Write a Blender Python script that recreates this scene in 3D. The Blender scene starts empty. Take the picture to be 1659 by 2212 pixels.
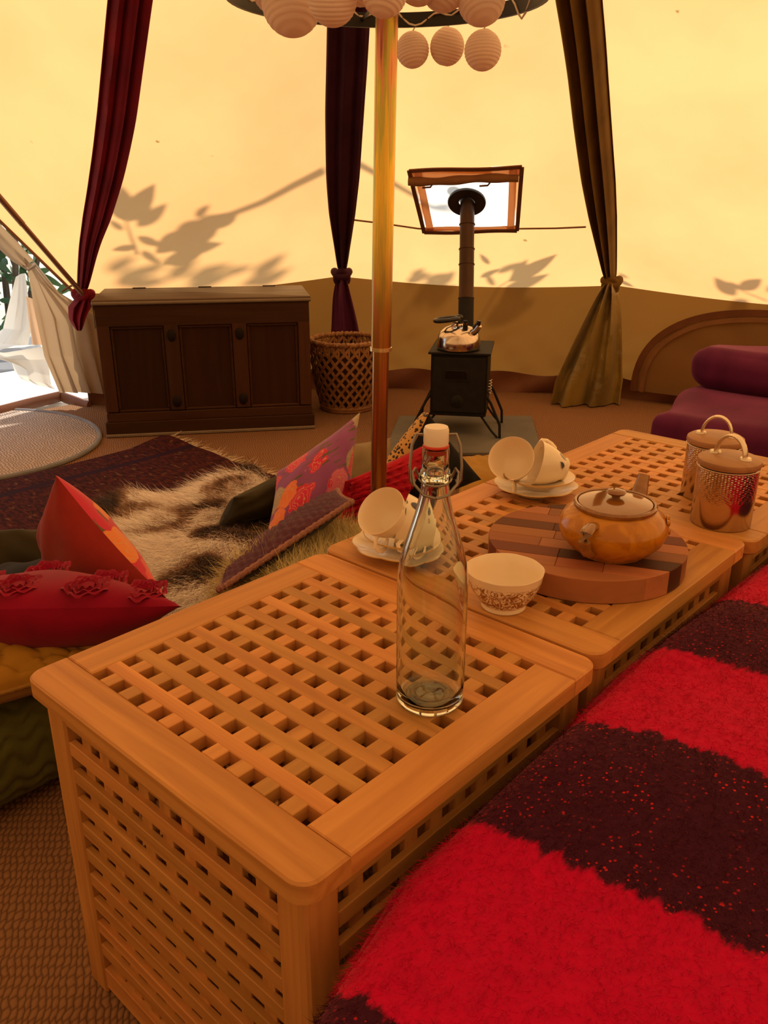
import bpy, bmesh, math, random
import numpy as np
from mathutils import Vector, Matrix

random.seed(7); rng = np.random.default_rng(7)
sc = bpy.context.scene
C = sc.collection
PI = math.pi

# ------------------------------------------------------------------ camera
FPX = 1822.0
CAM = np.array([0.9153657, -0.35607598, 1.0536264])
RC = np.array([[0.73865469, 0.67408185, 0.00170619],      # right
               [0.2453282, -0.26646984, -0.93209865],     # down
               [-0.62785613, 0.68891762, -0.36220049]])   # forward
cd = bpy.data.cameras.new('camera'); cam = bpy.data.objects.new('camera', cd); C.objects.link(cam)
cd.sensor_fit = 'HORIZONTAL'; cd.sensor_width = 36.0; cd.lens = 36.0 * FPX / 1659.0
cd.clip_start = 0.02; cd.clip_end = 200
cam.matrix_world = Matrix(((RC[0][0], -RC[1][0], -RC[2][0], CAM[0]),
                           (RC[0][1], -RC[1][1], -RC[2][1], CAM[1]),
                           (RC[0][2], -RC[1][2], -RC[2][2], CAM[2]), (0, 0, 0, 1)))
sc.camera = cam

# ------------------------------------------------------------------ light and exposure
sc.view_settings.view_transform = 'Standard'
sc.view_settings.look = 'None'
sc.view_settings.gamma = 1.0
sc.view_settings.use_curve_mapping = False
sc.view_settings.exposure = EXPO = 0.06
world = bpy.data.worlds.new('sky'); sc.world = world; world.use_nodes = True
bg = world.node_tree.nodes['Background']
bg.inputs[0].default_value = (0.78, 0.88, 1.0, 1); bg.inputs[1].default_value = 1.0
SUN_AZ, SUN_EL = math.radians(106), math.radians(56)
SUN = np.array([math.cos(SUN_EL) * math.cos(SUN_AZ), math.cos(SUN_EL) * math.sin(SUN_AZ), math.sin(SUN_EL)])
sd = bpy.data.lights.new('sun', 'SUN'); sun = bpy.data.objects.new('sun', sd); C.objects.link(sun)
sd.energy = 5.2; sd.angle = math.radians(2.6); sd.color = (1.0, 0.92, 0.78)
sun.rotation_euler = Vector(SUN).to_track_quat('Z', 'Y').to_euler(); sun.location = (-2, 6, 6)

# ------------------------------------------------------------------ helpers
A3 = lambda *a: np.array(a, float)
def ray(u, v): return RC.T @ A3((u - 829.5) / FPX, (v - 1106) / FPX, 1.0)
def W(u, v, z=0.0):
    d = ray(u, v); return CAM + d * (z - CAM[2]) / d[2]
def WX(u, v, x):
    d = ray(u, v); return CAM + d * (x - CAM[0]) / d[0]
def WD(u, v, depth): return CAM + depth * ray(u, v)
def unit(a): a = np.asarray(a, float); return a / np.linalg.norm(a)
def lerp(a, b, t): return np.asarray(a) * (1 - t) + np.asarray(b) * t

def tag(o, label=None, cat=None, group=None, kind=None):
    if label: o['label'] = label
    if cat: o['category'] = cat
    if group: o['group'] = group
    if kind: o['kind'] = kind
    return o
def link(name, me, m=None, parent=None, kind=None):
    o = bpy.data.objects.new(name, me); C.objects.link(o)
    if m is not None and me is not None and len(me.materials) == 0: me.materials.append(m)
    if parent is not None: o.parent = parent
    if kind: o['kind'] = kind
    return o
def thing(name, label, cat, loc=(0, 0, 0), rotz=0.0, group=None):
    o = bpy.data.objects.new(name, None); C.objects.link(o)
    o.location = Vector(loc); o.rotation_euler = (0, 0, rotz); o.empty_display_size = 0.05
    return tag(o, label, cat, group)
def copy_tree(o, parent=None):
    c = o.copy(); C.objects.link(c)
    if parent is not None: c.parent = parent
    for ch in [x for x in o.children]: copy_tree(ch, c)
    return c

class MB:
    """collects geometry for ONE mesh"""
    def __init__(s): s.v = []; s.f = []; s.uv = None
    def add(s, v, f):
        n = len(s.v); s.v.extend([tuple(map(float, p)) for p in v]); s.f.extend([tuple(i + n for i in q) for q in f]); return s
    def box(s, c, d, b=0.002, R=None):
        """chamfered box, centre c, size d"""
        bm = bmesh.new(); bmesh.ops.create_cube(bm, size=1.0)
        for v in bm.verts: v.co = Vector((v.co.x * d[0], v.co.y * d[1], v.co.z * d[2]))
        if b > 0: bmesh.ops.bevel(bm, geom=list(bm.edges), offset=b, segments=1, affect='EDGES', profile=0.5)
        vs = [A3(*v.co) for v in bm.verts]; bm.verts.index_update()
        fs = [[v.index for v in f.verts] for f in bm.faces]; bm.free()
        if R is not None: vs = [np.asarray(R) @ p for p in vs]
        return s.add([p + np.asarray(c, float) for p in vs], fs)
    def prism(s, outline, z0, z1, b=0.002, seg=1):
        bm = bmesh.new(); vs = [bm.verts.new((x, y, z0)) for x, y in outline]; f = bm.faces.new(vs)
        r = bmesh.ops.extrude_face_region(bm, geom=[f])
        for g in r['geom']:
            if isinstance(g, bmesh.types.BMVert): g.co.z = z1
        bmesh.ops.recalc_face_normals(bm, faces=list(bm.faces))
        if b > 0:
            ed = [e for e in bm.edges if abs(e.verts[0].co.z - e.verts[1].co.z) < 1e-7]
            bmesh.ops.bevel(bm, geom=ed, offset=b, segments=seg, affect='EDGES', profile=0.5)
        bm.verts.index_update()
        v2 = [A3(*v.co) for v in bm.verts]; fs = [[v.index for v in f.verts] for f in bm.faces]; bm.free()
        return s.add(v2, fs)
    def tube(s, path, r, n=10, caps=True, closed=False, flat=None, up=None):
        """tube along path; r scalar or list; flat=(a,b) gives an elliptic/rectangular section with frame 'up'"""
        P = np.asarray(path, float); m = len(P); rs = np.ones(m) * r if np.isscalar(r) else np.asarray(r, float)
        T = np.zeros_like(P)
        for i in range(m):
            a = P[(i - 1) % m] if (closed or i > 0) else P[i]; b = P[(i + 1) % m] if (closed or i < m - 1) else P[i]
            T[i] = unit(b - a + 1e-12)
        ref = np.asarray(up, float) if up is not None else (A3(0, 0, 1) if abs(T[0][2]) < .9 else A3(1, 0, 0))
        vs = []; N = None
        for i in range(m):
            if up is not None and np.ndim(up) == 2: N = np.asarray(up[i], float)
            elif N is None or up is not None: N = ref
            N = unit(N - T[i] * (N @ T[i])); B = np.cross(T[i], N)
            for k in range(n):
                a = 2 * PI * (k + .5) / n; ca, sa = math.cos(a), math.sin(a)
                if flat is None: vs.append(P[i] + rs[i] * (ca * N + sa * B))
                elif n == 4: vs.append(P[i] + rs[i] * (math.copysign(flat[0], ca) * N + math.copysign(flat[1], sa) * B))
                else: vs.append(P[i] + rs[i] * (flat[0] * ca * N + flat[1] * sa * B))
        fs = []
        for i in range(m if closed else m - 1):
            j = (i + 1) % m
            for k in range(n): fs.append((i * n + k, i * n + (k + 1) % n, j * n + (k + 1) % n, j * n + k))
        if caps and not closed:
            fs.append(tuple(range(n - 1, -1, -1))); fs.append(tuple((m - 1) * n + k for k in range(n)))
        return s.add(vs, fs)
    def lathe(s, prof, n=40, M=None, mod=None):
        """prof: (r,z) list; r==0 ends close. mod(a, r, z)->(r,z)"""
        vs = []; rows = []
        for r, z in prof:
            if r < 1e-6: rows.append([len(vs)]); vs.append(A3(0, 0, z))
            else:
                row = []
                for k in range(n):
                    a = 2 * PI * k / n; rr, zz = (r, z) if mod is None else mod(a, r, z)
                    row.append(len(vs)); vs.append(A3(rr * math.cos(a), rr * math.sin(a), zz))
                rows.append(row)
        fs = []
        for a, b in zip(rows[:-1], rows[1:]):
            for k in range(n):
                k2 = (k + 1) % n
                if len(a) == 1 and len(b) == 1: continue
                if len(a) == 1: fs.append((a[0], b[k2], b[k]))
                elif len(b) == 1: fs.append((a[k], a[k2], b[0]))
                else: fs.append((a[k], a[k2], b[k2], b[k]))
        if M is not None: vs = [np.asarray(M[0]) @ p + np.asarray(M[1]) for p in vs]
        return s.add(vs, fs)
    def grid(s, P, wrap=False, uv=True):
        """P: (m,n,3) array"""
        m, n = P.shape[:2]
        fs = [(i * n + j, i * n + (j + 1) % n, (i + 1) * n + (j + 1) % n, (i + 1) * n + j) for i in range(m - 1) for j in range(n if wrap else n - 1)]
        if uv and not s.v:
            s.uv = [(i / (m - 1), j / (n - 1)) for i in range(m) for j in range(n)]
        return s.add(P.reshape(-1, 3), fs)
    def mesh(s, name, smooth=True, sharp=40, flip=False):
        me = bpy.data.meshes.new(name)
        F = [q[::-1] for q in s.f] if flip else s.f
        me.from_pydata(s.v, [], F)
        if s.uv is not None and len(s.uv) == len(s.v):
            l = me.uv_layers.new(name='UVMap'); idx = np.empty(len(me.loops), int); me.loops.foreach_get('vertex_index', idx)
            l.data.foreach_set('uv', np.asarray(s.uv)[idx].ravel())
        if smooth:
            me.polygons.foreach_set('use_smooth', np.ones(len(me.polygons), bool))
            me.set_sharp_from_angle(angle=math.radians(sharp))
        me.update(); return me
    def build(s, name, m, parent=None, kind=None, smooth=True, sharp=40, flip=False):
        return link(name, s.mesh(name, smooth, sharp, flip), m, parent, kind)

def fibre_mesh(name, root, direc, length, width, curl=0.3, seg=3, sag=0.0):
    """many tapered ribbon hairs as one mesh (numpy): root (N,3), direc (N,3)"""
    N = len(root); d = direc / np.linalg.norm(direc, axis=1, keepdims=True)
    rnd = rng.normal(size=(N, 3)); side = np.cross(d, rnd); side /= np.linalg.norm(side, axis=1, keepdims=True)
    L = np.asarray(length) * np.ones(N); bend = rng.normal(size=(N, 3)) * curl
    V = np.zeros((N, 2 * seg + 1, 3))
    for k in range(seg + 1):
        t = k / seg
        p = root + (d * t + bend * t * t * .5) * L[:, None]; p[:, 2] -= sag * L * t * t
        w = width * (1 - .75 * t)
        if k < seg: V[:, 2 * k] = p - side * w / 2; V[:, 2 * k + 1] = p + side * w / 2
        else: V[:, 2 * seg] = p
    base = (np.arange(N) * (2 * seg + 1))[:, None]
    tris = []
    for k in range(seg):
        a, b = 2 * k, 2 * k + 1
        if k < seg - 1: tris += [[a, b, b + 2], [a, b + 2, a + 2]]
        else: tris += [[a, b, 2 * seg]]
    T = (base[:, :, None] + np.array(tris)[None]).reshape(-1, 3)
    V = V.reshape(-1, 3)
    me = bpy.data.meshes.new(name)
    me.vertices.add(len(V)); me.vertices.foreach_set('co', V.ravel())
    me.loops.add(len(T) * 3); me.loops.foreach_set('vertex_index', T.ravel().astype(np.int32))
    me.polygons.add(len(T)); me.polygons.foreach_set('loop_start', np.arange(0, len(T) * 3, 3, dtype=np.int32))
    me.polygons.foreach_set('loop_total', np.full(len(T), 3, np.int32))
    me.update(calc_edges=True); me.validate(); return me

# ------------------------------------------------------------------ materials
class NT:
    def __init__(s, name):
        s.m = bpy.data.materials.new(name); s.m.use_nodes = True; s.t = s.m.node_tree; s.t.nodes.clear()
        s.out = s.t.nodes.new('ShaderNodeOutputMaterial')
    def n(s, typ, **kw):
        x = s.t.nodes.new(typ)
        for k, v in kw.items():
            if k.startswith('i_'):
                key = k[2:]
                key = int(key) if key.isdigit() else key.replace('_', ' ')
                s.set(x.inputs[key], v)
            else: setattr(x, k, v)
        return x
    def set(s, inp, v):
        if hasattr(v, 'links') or isinstance(v, bpy.types.NodeSocket): s.t.links.new(v, inp)
        elif isinstance(v, tuple) and len(v) == 3 and inp.type == 'RGBA': inp.default_value = (*v, 1)
        else: inp.default_value = v
    def coord(s, kind='Object', scale=(1, 1, 1), rot=(0, 0, 0)):
        tc = s.n('ShaderNodeTexCoord'); mp = s.n('ShaderNodeMapping')
        s.t.links.new(tc.outputs[kind], mp.inputs[0]); mp.inputs['Scale'].default_value = scale; mp.inputs['Rotation'].default_value = rot
        return mp.outputs[0]
    def noise(s, co, scale, detail=3, dist=0.0, rough=.5):
        x = s.n('ShaderNodeTexNoise'); s.set(x.inputs['Vector'], co); x.inputs['Scale'].default_value = scale
        x.inputs['Detail'].default_value = detail; x.inputs['Distortion'].default_value = dist; x.inputs['Roughness'].default_value = rough
        return x.outputs['Fac']
    def vor(s, co, scale, feature='F1', out='Distance', rnd=1.0):
        x = s.n('ShaderNodeTexVoronoi'); x.feature = feature; s.set(x.inputs['Vector'], co); x.inputs['Scale'].default_value = scale
        x.inputs['Randomness'].default_value = rnd; return x.outputs[out]
    def ramp(s, fac, stops, interp='LINEAR'):
        x = s.n('ShaderNodeValToRGB'); s.set(x.inputs[0], fac); e = x.color_ramp.elements; x.color_ramp.interpolation = interp
        while len(e) < len(stops): e.new(0.5)
        for k, (p, c) in enumerate(stops):
            e[k].position = p; e[k].color = (*c, 1) if len(c) == 3 else c
        return x.outputs[0]
    def mix(s, fac, a, b, blend='MIX'):
        x = s.n('ShaderNodeMix'); x.data_type = 'RGBA'; x.blend_type = blend; s.set(x.inputs[0], fac); s.set(x.inputs[6], a); s.set(x.inputs[7], b)
        return x.outputs[2]
    def math(s, op, a, b=0.0, c=None):
        x = s.n('ShaderNodeMath'); x.operation = op; s.set(x.inputs[0], a); s.set(x.inputs[1], b)
        if c is not None: s.set(x.inputs[2], c)
        return x.outputs[0]
    def sep(s, co):
        x = s.n('ShaderNodeSeparateXYZ'); s.set(x.inputs[0], co); return x.outputs
    def rnd(s): return s.n('ShaderNodeObjectInfo').outputs['Random']
    def bump(s, h, strength=.3, dist=.002):
        x = s.n('ShaderNodeBump'); s.set(x.inputs['Height'], h); x.inputs['Strength'].default_value = strength; x.inputs['Distance'].default_value = dist
        return x.outputs[0]
    def pbr(s, col, rough=.6, metal=0.0, bump=None, **kw):
        p = s.n('ShaderNodeBsdfPrincipled'); s.set(p.inputs['Base Color'], col); s.set(p.inputs['Roughness'], rough); s.set(p.inputs['Metallic'], metal)
        if bump is not None: s.set(p.inputs['Normal'], bump)
        for k, v in kw.items(): s.set(p.inputs[k.replace('_', ' ')], v)
        s.t.links.new(p.outputs[0], s.out.inputs[0]); return s.m

def m_wood(name, ca, cb, axis, rough=.5, scale=1.0, spec=.35, knots=True, varn=0.0):
    """grain along axis (0,1,2) in object space"""
    t = NT(name); sc_ = [38 * scale] * 3; sc_[axis] = 2.2 * scale
    tc = t.n('ShaderNodeTexCoord'); oi = t.n('ShaderNodeObjectInfo')
    ad = t.n('ShaderNodeVectorMath', operation='ADD'); t.t.links.new(tc.outputs['Object'], ad.inputs[0])
    comb = t.n('ShaderNodeCombineXYZ'); r = oi.outputs['Random']
    for k in range(3): t.set(comb.inputs[k], t.math('MULTIPLY', r, 3.1 + k * 5.7))
    t.t.links.new(comb.outputs[0], ad.inputs[1])
    mp = t.n('ShaderNodeMapping'); t.t.links.new(ad.outputs[0], mp.inputs[0]); mp.inputs['Scale'].default_value = sc_
    g = t.noise(mp.outputs[0], 1.0, 5, 1.2); g2 = t.noise(ad.outputs[0], 9 * scale, 3)
    c = t.mix(t.ramp(g, [(.3, (0, 0, 0)), (.7, (1, 1, 1))]), ca, cb)
    c = t.mix(t.math('MULTIPLY', g2, .35), c, tuple(x * .72 for x in ca))
    hsv = t.n('ShaderNodeHueSaturation'); t.set(hsv.inputs['Color'], c)
    t.set(hsv.inputs['Value'], t.math('MULTIPLY_ADD', r, .36, .82)); t.set(hsv.inputs['Hue'], t.math('MULTIPLY_ADD', r, -.012, .506))
    return t.pbr(hsv.outputs[0], t.math('MULTIPLY_ADD', g, .2, rough - .1), bump=t.bump(g, .12, .001), Specular_IOR_Level=spec)

def m_plain(name, col, rough=.6, metal=0.0, nscale=0, namt=.15, bscale=0, bstr=.3, bdist=.002, col2=None, **kw):
    t = NT(name); co = t.coord()
    c = col; b = None
    if nscale:
        f = t.ramp(t.noise(co, nscale, 4), [(.3, (0, 0, 0)), (.7, (1, 1, 1))])
        c = t.mix(f, col, col2 if col2 else tuple(x * (1 - namt) for x in col))
    if bscale: b = t.bump(t.noise(co, bscale, 4), bstr, bdist)
    return t.pbr(c, rough, metal, b, **kw)

def m_cloth(name, col, col2=None, rough=.85, weave=500, bstr=.25, sheen=.3, nscale=14, **kw):
    t = NT(name); co = t.coord()
    f = t.ramp(t.noise(co, nscale, 4), [(.3, (0, 0, 0)), (.72, (1, 1, 1))])
    c = t.mix(f, col, col2 if col2 else tuple(x * .78 for x in col))
    b = t.bump(t.noise(co, weave, 2), bstr, .001)
    return t.pbr(c, rough, 0, b, Sheen_Weight=sheen * .3, Sheen_Roughness=.5, Specular_IOR_Level=.15, **kw)

def m_canvas(name, refl, trans, share=.62, specks=True, mottle=.25):
    t = NT(name); co = t.coord()
    big = t.noise(co, 1.7, 5)
    f = t.math('MULTIPLY', t.ramp(big, [(.35, (0, 0, 0)), (.7, (1, 1, 1))]), mottle)
    cr = t.mix(f, refl, tuple(x * y for x, y in zip(refl, (.9, .8, .7))))
    ct = t.mix(f, trans, tuple(x * y for x, y in zip(trans, (.93, .78, .74))))
    weave = t.noise(co, 260, 2)
    ct = t.mix(t.math('MULTIPLY', weave, .12), ct, tuple(x * .7 for x in trans))
    if specks:
        w = t.n('ShaderNodeVectorMath', operation='ADD'); t.set(w.inputs[0], co)
        nz = t.n('ShaderNodeTexNoise'); t.set(nz.inputs['Vector'], co); nz.inputs['Scale'].default_value = 26
        sm = t.n('ShaderNodeVectorMath', operation='SCALE'); t.t.links.new(nz.outputs['Color'], sm.inputs[0]); sm.inputs['Scale'].default_value = .045
        t.t.links.new(sm.outputs[0], w.inputs[1])
        d = t.vor(w.outputs[0], 4.6); sp = t.ramp(d, [(.0, (1, 1, 1)), (.036, (1, 1, 1)), (.05, (0, 0, 0))])
        sp = t.math('MULTIPLY', sp, t.ramp(t.noise(co, 5.3, 1), [(.40, (0, 0, 0)), (.50, (1, 1, 1))]))
        ct = t.mix(t.math('MULTIPLY', sp, .75), ct, (.25, .15, .04)); cr = t.mix(t.math('MULTIPLY', sp, .7), cr, (.2, .12, .05))
    nb = t.bump(weave, .15, .0006)
    a = t.n('ShaderNodeBsdfDiffuse'); t.set(a.inputs[0], cr); t.set(a.inputs['Normal'], nb)
    b = t.n('ShaderNodeBsdfTranslucent'); t.set(b.inputs[0], ct)
    mx = t.n('ShaderNodeMixShader'); mx.inputs[0].default_value = share
    t.t.links.new(a.outputs[0], mx.inputs[1]); t.t.links.new(b.outputs[0], mx.inputs[2]); t.t.links.new(mx.outputs[0], t.out.inputs[0])
    return t.m

# ================================================================== THE TENT
CANVAS = m_canvas('cream_cotton_canvas', (.46, .28, .12), (.97, .545, .21), .60, mottle=.75)  # broad mottling puts the lit roof's uneven glow into its colour
WALLC = m_canvas('shaded_khaki_canvas', (.33, .165, .05), (.18, .076, .013), .45, specks=False, mottle=.5)  # khaki cloth, deepened: shade of the eave overhang put into the colour
DOORC = m_canvas('pale_door_canvas', (.55, .41, .28), (.42, .27, .14), .45, specks=False, mottle=.2)
PANEC = m_canvas('white_heat_cloth', (.85, .8, .72), (.98, .90, .78), .7, specks=False, mottle=.15)
BROWN = m_cloth('brown_webbing', (.16, .06, .025), weave=700)
SEAM = m_cloth('brown_seam_tape', (.24, .11, .045), weave=700)
SKIRT = m_plain('brown_groundsheet_pvc', (.25, .10, .05), .5, nscale=9, bscale=30, bstr=.3)

POLE = A3(-.375, 1.03, 0); APEX = A3(-.335, 1.065, 3.02)
ANG = [77, 107, 137, 167, 197, 227, 257, 287, 317, 347, 17, 47]
RAD = {77: 3.0, 107: 2.80, 137: 2.72, 167: 2.72, 197: 2.85}
EZ = {77: .55, 107: .575, 137: .60, 167: .56, 197: .56}
def eave(a): r = RAD.get(a, 2.9); t = math.radians({167: 165.2}.get(a, a)); return A3(POLE[0] + r * math.cos(t), POLE[1] + r * math.sin(t), EZ.get(a, .58))
VERT = {a: eave(a) for a in ANG}
# door peak: the roof edge runs from the eave point beside the trunk up and left over the door
_e = WX(0, 478, -3.02); PEAK = VERT[167] + (_e - VERT[167]) * ((1.72 - VERT[167][2]) / (_e[2] - VERT[167][2]))

def panel_pt(E0, E1, s, t, sag=.05, dip=.03):
    E = lerp(E0, E1, s); E = E + A3(0, 0, -dip * math.sin(PI * s) * 1.0)
    p = lerp(E, APEX, t)
    n = unit(np.cross(E1 - E0, APEX - E0)); n = n if n[2] < 0 else -n          # inward / down
    return p + n * sag * math.sin(PI * min(1, t * 1.05)) * math.sin(PI * s)
ceiling = bpy.data.objects.new('ceiling', None); C.objects.link(ceiling); ceiling['kind'] = 'structure'
ceiling['label'] = 'cream canvas bell tent roof lit from outside'
roof_edges = [(77, 107), (107, 137), (137, 167), (197, 227), (227, 257), (257, 287), (287, 317), (317, 347), (347, 17), (17, 47), (47, 77)]
def roof_plane_pt(u, v, pr=None):
    """inner roof point seen at a pixel (flat panel planes)"""
    d = ray(u, v); best = None
    for a, b in ([(77, 107), (107, 137), (137, 167)] if pr is None else [pr]):
        E0, E1 = VERT[a], VERT[b]; n = np.cross(E1 - E0, APEX - E0)
        t = ((E0 - CAM) @ n) / (d @ n)
        if t > 0 and (best is None or t < best[0]): best = (t, CAM + t * d)
    return best[1]
# the heat cloth window round the flue lies in panel 107-137
FE0, FE1 = VERT[107], VERT[137]
FN = unit(np.cross(FE1 - FE0, APEX - FE0)); FN = FN if FN[2] < 0 else -FN
fl = {k: roof_plane_pt(u, v, (107, 137)) for k, (u, v) in dict(tl=(898, 350), tr=(1130, 336), br=(1117, 480), bl=(908, 480)).items()}
FC = sum(fl.values()) / 4
FX = unit((fl['tr'] - fl['tl']) + (fl['br'] - fl['bl'])); FY = unit(np.cross(FN, FX)); FY = FY if FY[2] > 0 else -FY
FW = np.linalg.norm(fl['tr'] - fl['tl']) * .5 + np.linalg.norm(fl['br'] - fl['bl']) * .5
FH = np.linalg.norm(fl['tr'] - fl['br']) * .5 + np.linalg.norm(fl['tl'] - fl['bl']) * .5
def flue_sag(p):
    return p
for a, b in roof_edges:
    E0, E1 = VERT[a], VERT[b]; hole = (a, b) == (107, 137)
    m, n = (90, 60) if hole else (40, 24)
    P = np.array([[panel_pt(E0, E1, j / n, i / m * .985) for j in range(n + 1)] for i in range(m + 1)])
    mb = MB()
    if hole:   # leave the stove opening free of canvas
        fs = []
        for i in range(m):
            for j in range(n):
                c = (P[i, j] + P[i + 1, j + 1]) / 2 - FC
                if abs(c @ FX) < FW / 2 - .015 and abs(c @ FY) < FH / 2 - .015: continue
                fs.append((i * (n + 1) + j, i * (n + 1) + j + 1, (i + 1) * (n + 1) + j + 1, (i + 1) * (n + 1) + j))
        mb.add(P.reshape(-1, 3), fs)
    else: mb.grid(P, uv=False)
    mb.build('roof_panel', CANVAS, ceiling, sharp=80)
# the two roof triangles that rise to the door peak
for E0, E1 in ((VERT[167], PEAK), (PEAK, VERT[197])):
    P = np.array([[panel_pt(E0, E1, j / 16, i / 30 * .985, .03, 0) for j in range(17)] for i in range(31)])
    MB().grid(P, uv=False).build('roof_panel', CANVAS, ceiling, sharp=80)
# roof seams under the drapes and over the door edge
for a in [x for x in ANG if x not in (77, 107, 137, 167)]:
    pts = [lerp(VERT[a], APEX, t) + A3(0, 0, -.006) for t in np.linspace(0, .98, 12)]
    MB().tube(pts, 1, 4, flat=(.003, .012), up=unit(VERT[a] - POLE) + A3(0, 0, .4)).build('roof_seam', CANVAS, ceiling)
MB().tube([lerp(VERT[167], PEAK, t) + A3(.01, 0, -.004) for t in np.linspace(0, 1, 8)], .007, 8).build('door_edge_binding', SEAM, ceiling)
MB().tube([lerp(VERT[197], PEAK, t) + A3(.01, 0, -.004) for t in np.linspace(0, 1, 8)], .007, 8).build('door_edge_binding', SEAM, ceiling)
# brown seam across the stove panel
sp = [roof_plane_pt(u, v, (107, 137)) + FN * .035 for u, v in ((764, 462), (830, 470), (905, 481), (1000, 484), (1117, 481), (1200, 480), (1266, 477))]
MB().tube(sp, .0045, 6).build('roof_seam', SEAM, ceiling)

# heat cloth window: pane, brown binding, inner straps
fw = bpy.data.objects.new('window_1', None); C.objects.link(fw); fw['kind'] = 'structure'; fw['label'] = 'white heat cloth stove pipe window in the roof'
FO = FC + FN * .045
def fpt(x, y, o=0.0): return FO + FX * x + FY * y + FN * o
qx = np.linspace(-.5, .5, 25); qy = np.linspace(-.5, .5, 17)
P = np.array([[fpt(x * FW * (1 + .1 * y), y * FH, .006 * math.sin(9 * x + 4 * y) * (1 - 4 * x * x)) for x in qx] for y in qy])
MB().grid(P, uv=False).build('heat_cloth', PANEC, fw, sharp=80)
def strap(p, q, w, m, name, o=.006, wob=.004):
    pts = [lerp(p, q, t) + FN * o + FY * wob * math.sin(7 * t) for t in np.linspace(0, 1, 14)]
    MB().tube(pts, 1, 4, flat=(.003, w / 2), up=FN).build(name, m, fw)
TLc, TRc, BRc, BLc = (fpt(-FW * .525, FH * .5), fpt(FW * .525, FH * .5), fpt(FW * .475, -FH * .5), fpt(-FW * .475, -FH * .5))
for p, q in ((TLc, TRc), (TRc, BRc), (BRc, BLc), (BLc, TLc)): strap(p, q, .018, BROWN, 'binding', .012)
TAN = m_canvas('tan_strap_cloth', (.55, .33, .17), (.80, .48, .27), .7, specks=False)
strap(TLc + FX * .036, BLc + FX * .030, .032, TAN, 'inner_strap'); strap(TRc - FX * .036, BRc - FX * .030, .032, TAN, 'inner_strap')
strap(BLc + FY * .016, BRc + FY * .016, .022, TAN, 'inner_strap'); strap(TLc - FY * .028, TRc - FY * .028, .05, TAN, 'inner_strap')
MB().tube([lerp(TLc, TRc, t) - FY * (.052 + .005 * math.sin(7 * t)) + FN * .02 for t in np.linspace(-.02, .97, 30)], [.018 + .0025 * math.sin(6 * t) for t in np.linspace(0, 3, 30)], 10).build('rolled_flap', SEAM, fw)
for t0, dx in ((.2, -.03), (.72, -.03)):
    p = lerp(TLc, TRc, t0) - FY * .07 + FN * .02
    MB().tube([p, p - FY * .02 + FX * dx * .4, p - FY * .022 + FX * dx * 1.6], .004, 6).build('tie_cord', BROWN, fw)

# low walls
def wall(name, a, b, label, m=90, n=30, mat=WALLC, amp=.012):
    E0, E1 = VERT[a], VERT[b]; out = unit((E0 + E1) / 2 - POLE) * A3(1, 1, 0)
    P = np.zeros((n + 1, m + 1, 3))
    for i in range(n + 1):
        for j in range(m + 1):
            s = j / m; h = 1 - i / n
            e = lerp(E0, E1, s); e[2] -= .03 * math.sin(PI * s)
            p = A3(e[0], e[1], e[2] * h)
            w = amp * math.sin(PI * min(h * 1.4, 1)) * (math.sin(17 * s + 9 * h + a) + .9 * math.sin(33 * s * (1 + .4 * h) + 22 * h) * math.sin(5 * s + 2) + .6 * math.sin(41 * s - 14 * h) * (1 - h) + .5 * math.sin(29 * s * (1 - h * .7) + 3))
            P[i, j] = p + out * (w + .05 * (1 - h) - .03 * math.sin(PI * h))
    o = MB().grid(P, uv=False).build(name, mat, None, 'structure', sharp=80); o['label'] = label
    return o
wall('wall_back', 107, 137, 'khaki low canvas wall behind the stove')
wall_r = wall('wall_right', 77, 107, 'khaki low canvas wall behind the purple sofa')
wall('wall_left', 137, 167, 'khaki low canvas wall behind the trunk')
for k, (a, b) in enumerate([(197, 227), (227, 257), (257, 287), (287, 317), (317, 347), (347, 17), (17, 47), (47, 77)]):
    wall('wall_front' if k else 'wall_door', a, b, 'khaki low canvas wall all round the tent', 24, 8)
def skirt(name, a, b):
    E0, E1 = VERT[a], VERT[b]; out = unit((E0 + E1) / 2 - POLE) * A3(1, 1, 0)
    P = np.array([[lerp(E0, E1, j / 40) * A3(1, 1, 0) + out * (.035 - .03 * h - .012 * math.sin(23 * j / 40 + 5 * h)) + A3(0, 0, .11 * h * (1 + .12 * math.sin(j * .5))) for j in range(41)] for h in (1, .66, .33, 0, )])
    MB().grid(P, uv=False).build(name, SKIRT, None, 'structure', sharp=80)
skirt('baseboard_back', 107, 137); skirt('baseboard_right', 77, 107); skirt('baseboard_left', 137, 167)

# arched zip window in the right hand wall
zw = bpy.data.objects.new('window_2', None); C.objects.link(zw); zw['kind'] = 'structure'; zw['label'] = 'arched zipped window flap in the right hand wall'
WE0, WE1 = VERT[107], VERT[77]; WOUT = unit((WE0 + WE1) / 2 - POLE) * A3(1, 1, 0); WL = np.linalg.norm((WE1 - WE0)[:2]); WDIR = unit((WE1 - WE0) * A3(1, 1, 0))
def wall_at(u, v):
    n = WOUT; d = ray(u, v); t = ((WE0 - CAM) @ n) / (d @ n); p = CAM + t * d; return (p - WE0) @ WDIR, p[2]
def wp(s, z, o=0.0): return WE0 * A3(1, 1, 0) + WDIR * s + A3(0, 0, z) - WOUT * (.035 + o)
ax0 = wall_at(1372, 850)[0]; atop = wall_at(1640, 684); aw = 1.3; ah = max(.40, atop[1] - .05)
arch = [(ax0 + aw / 2 - aw / 2 * math.copysign(abs(math.cos(t)) ** .8, math.cos(t)), .06 + ah * math.sin(t) ** .8) for t in np.linspace(0, PI, 41)]
MB().tube([wp(s, z, .012) for s, z in arch], 1, 4, flat=(.003, .016), up=WOUT).build('zip_tape', BROWN, zw)
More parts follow.
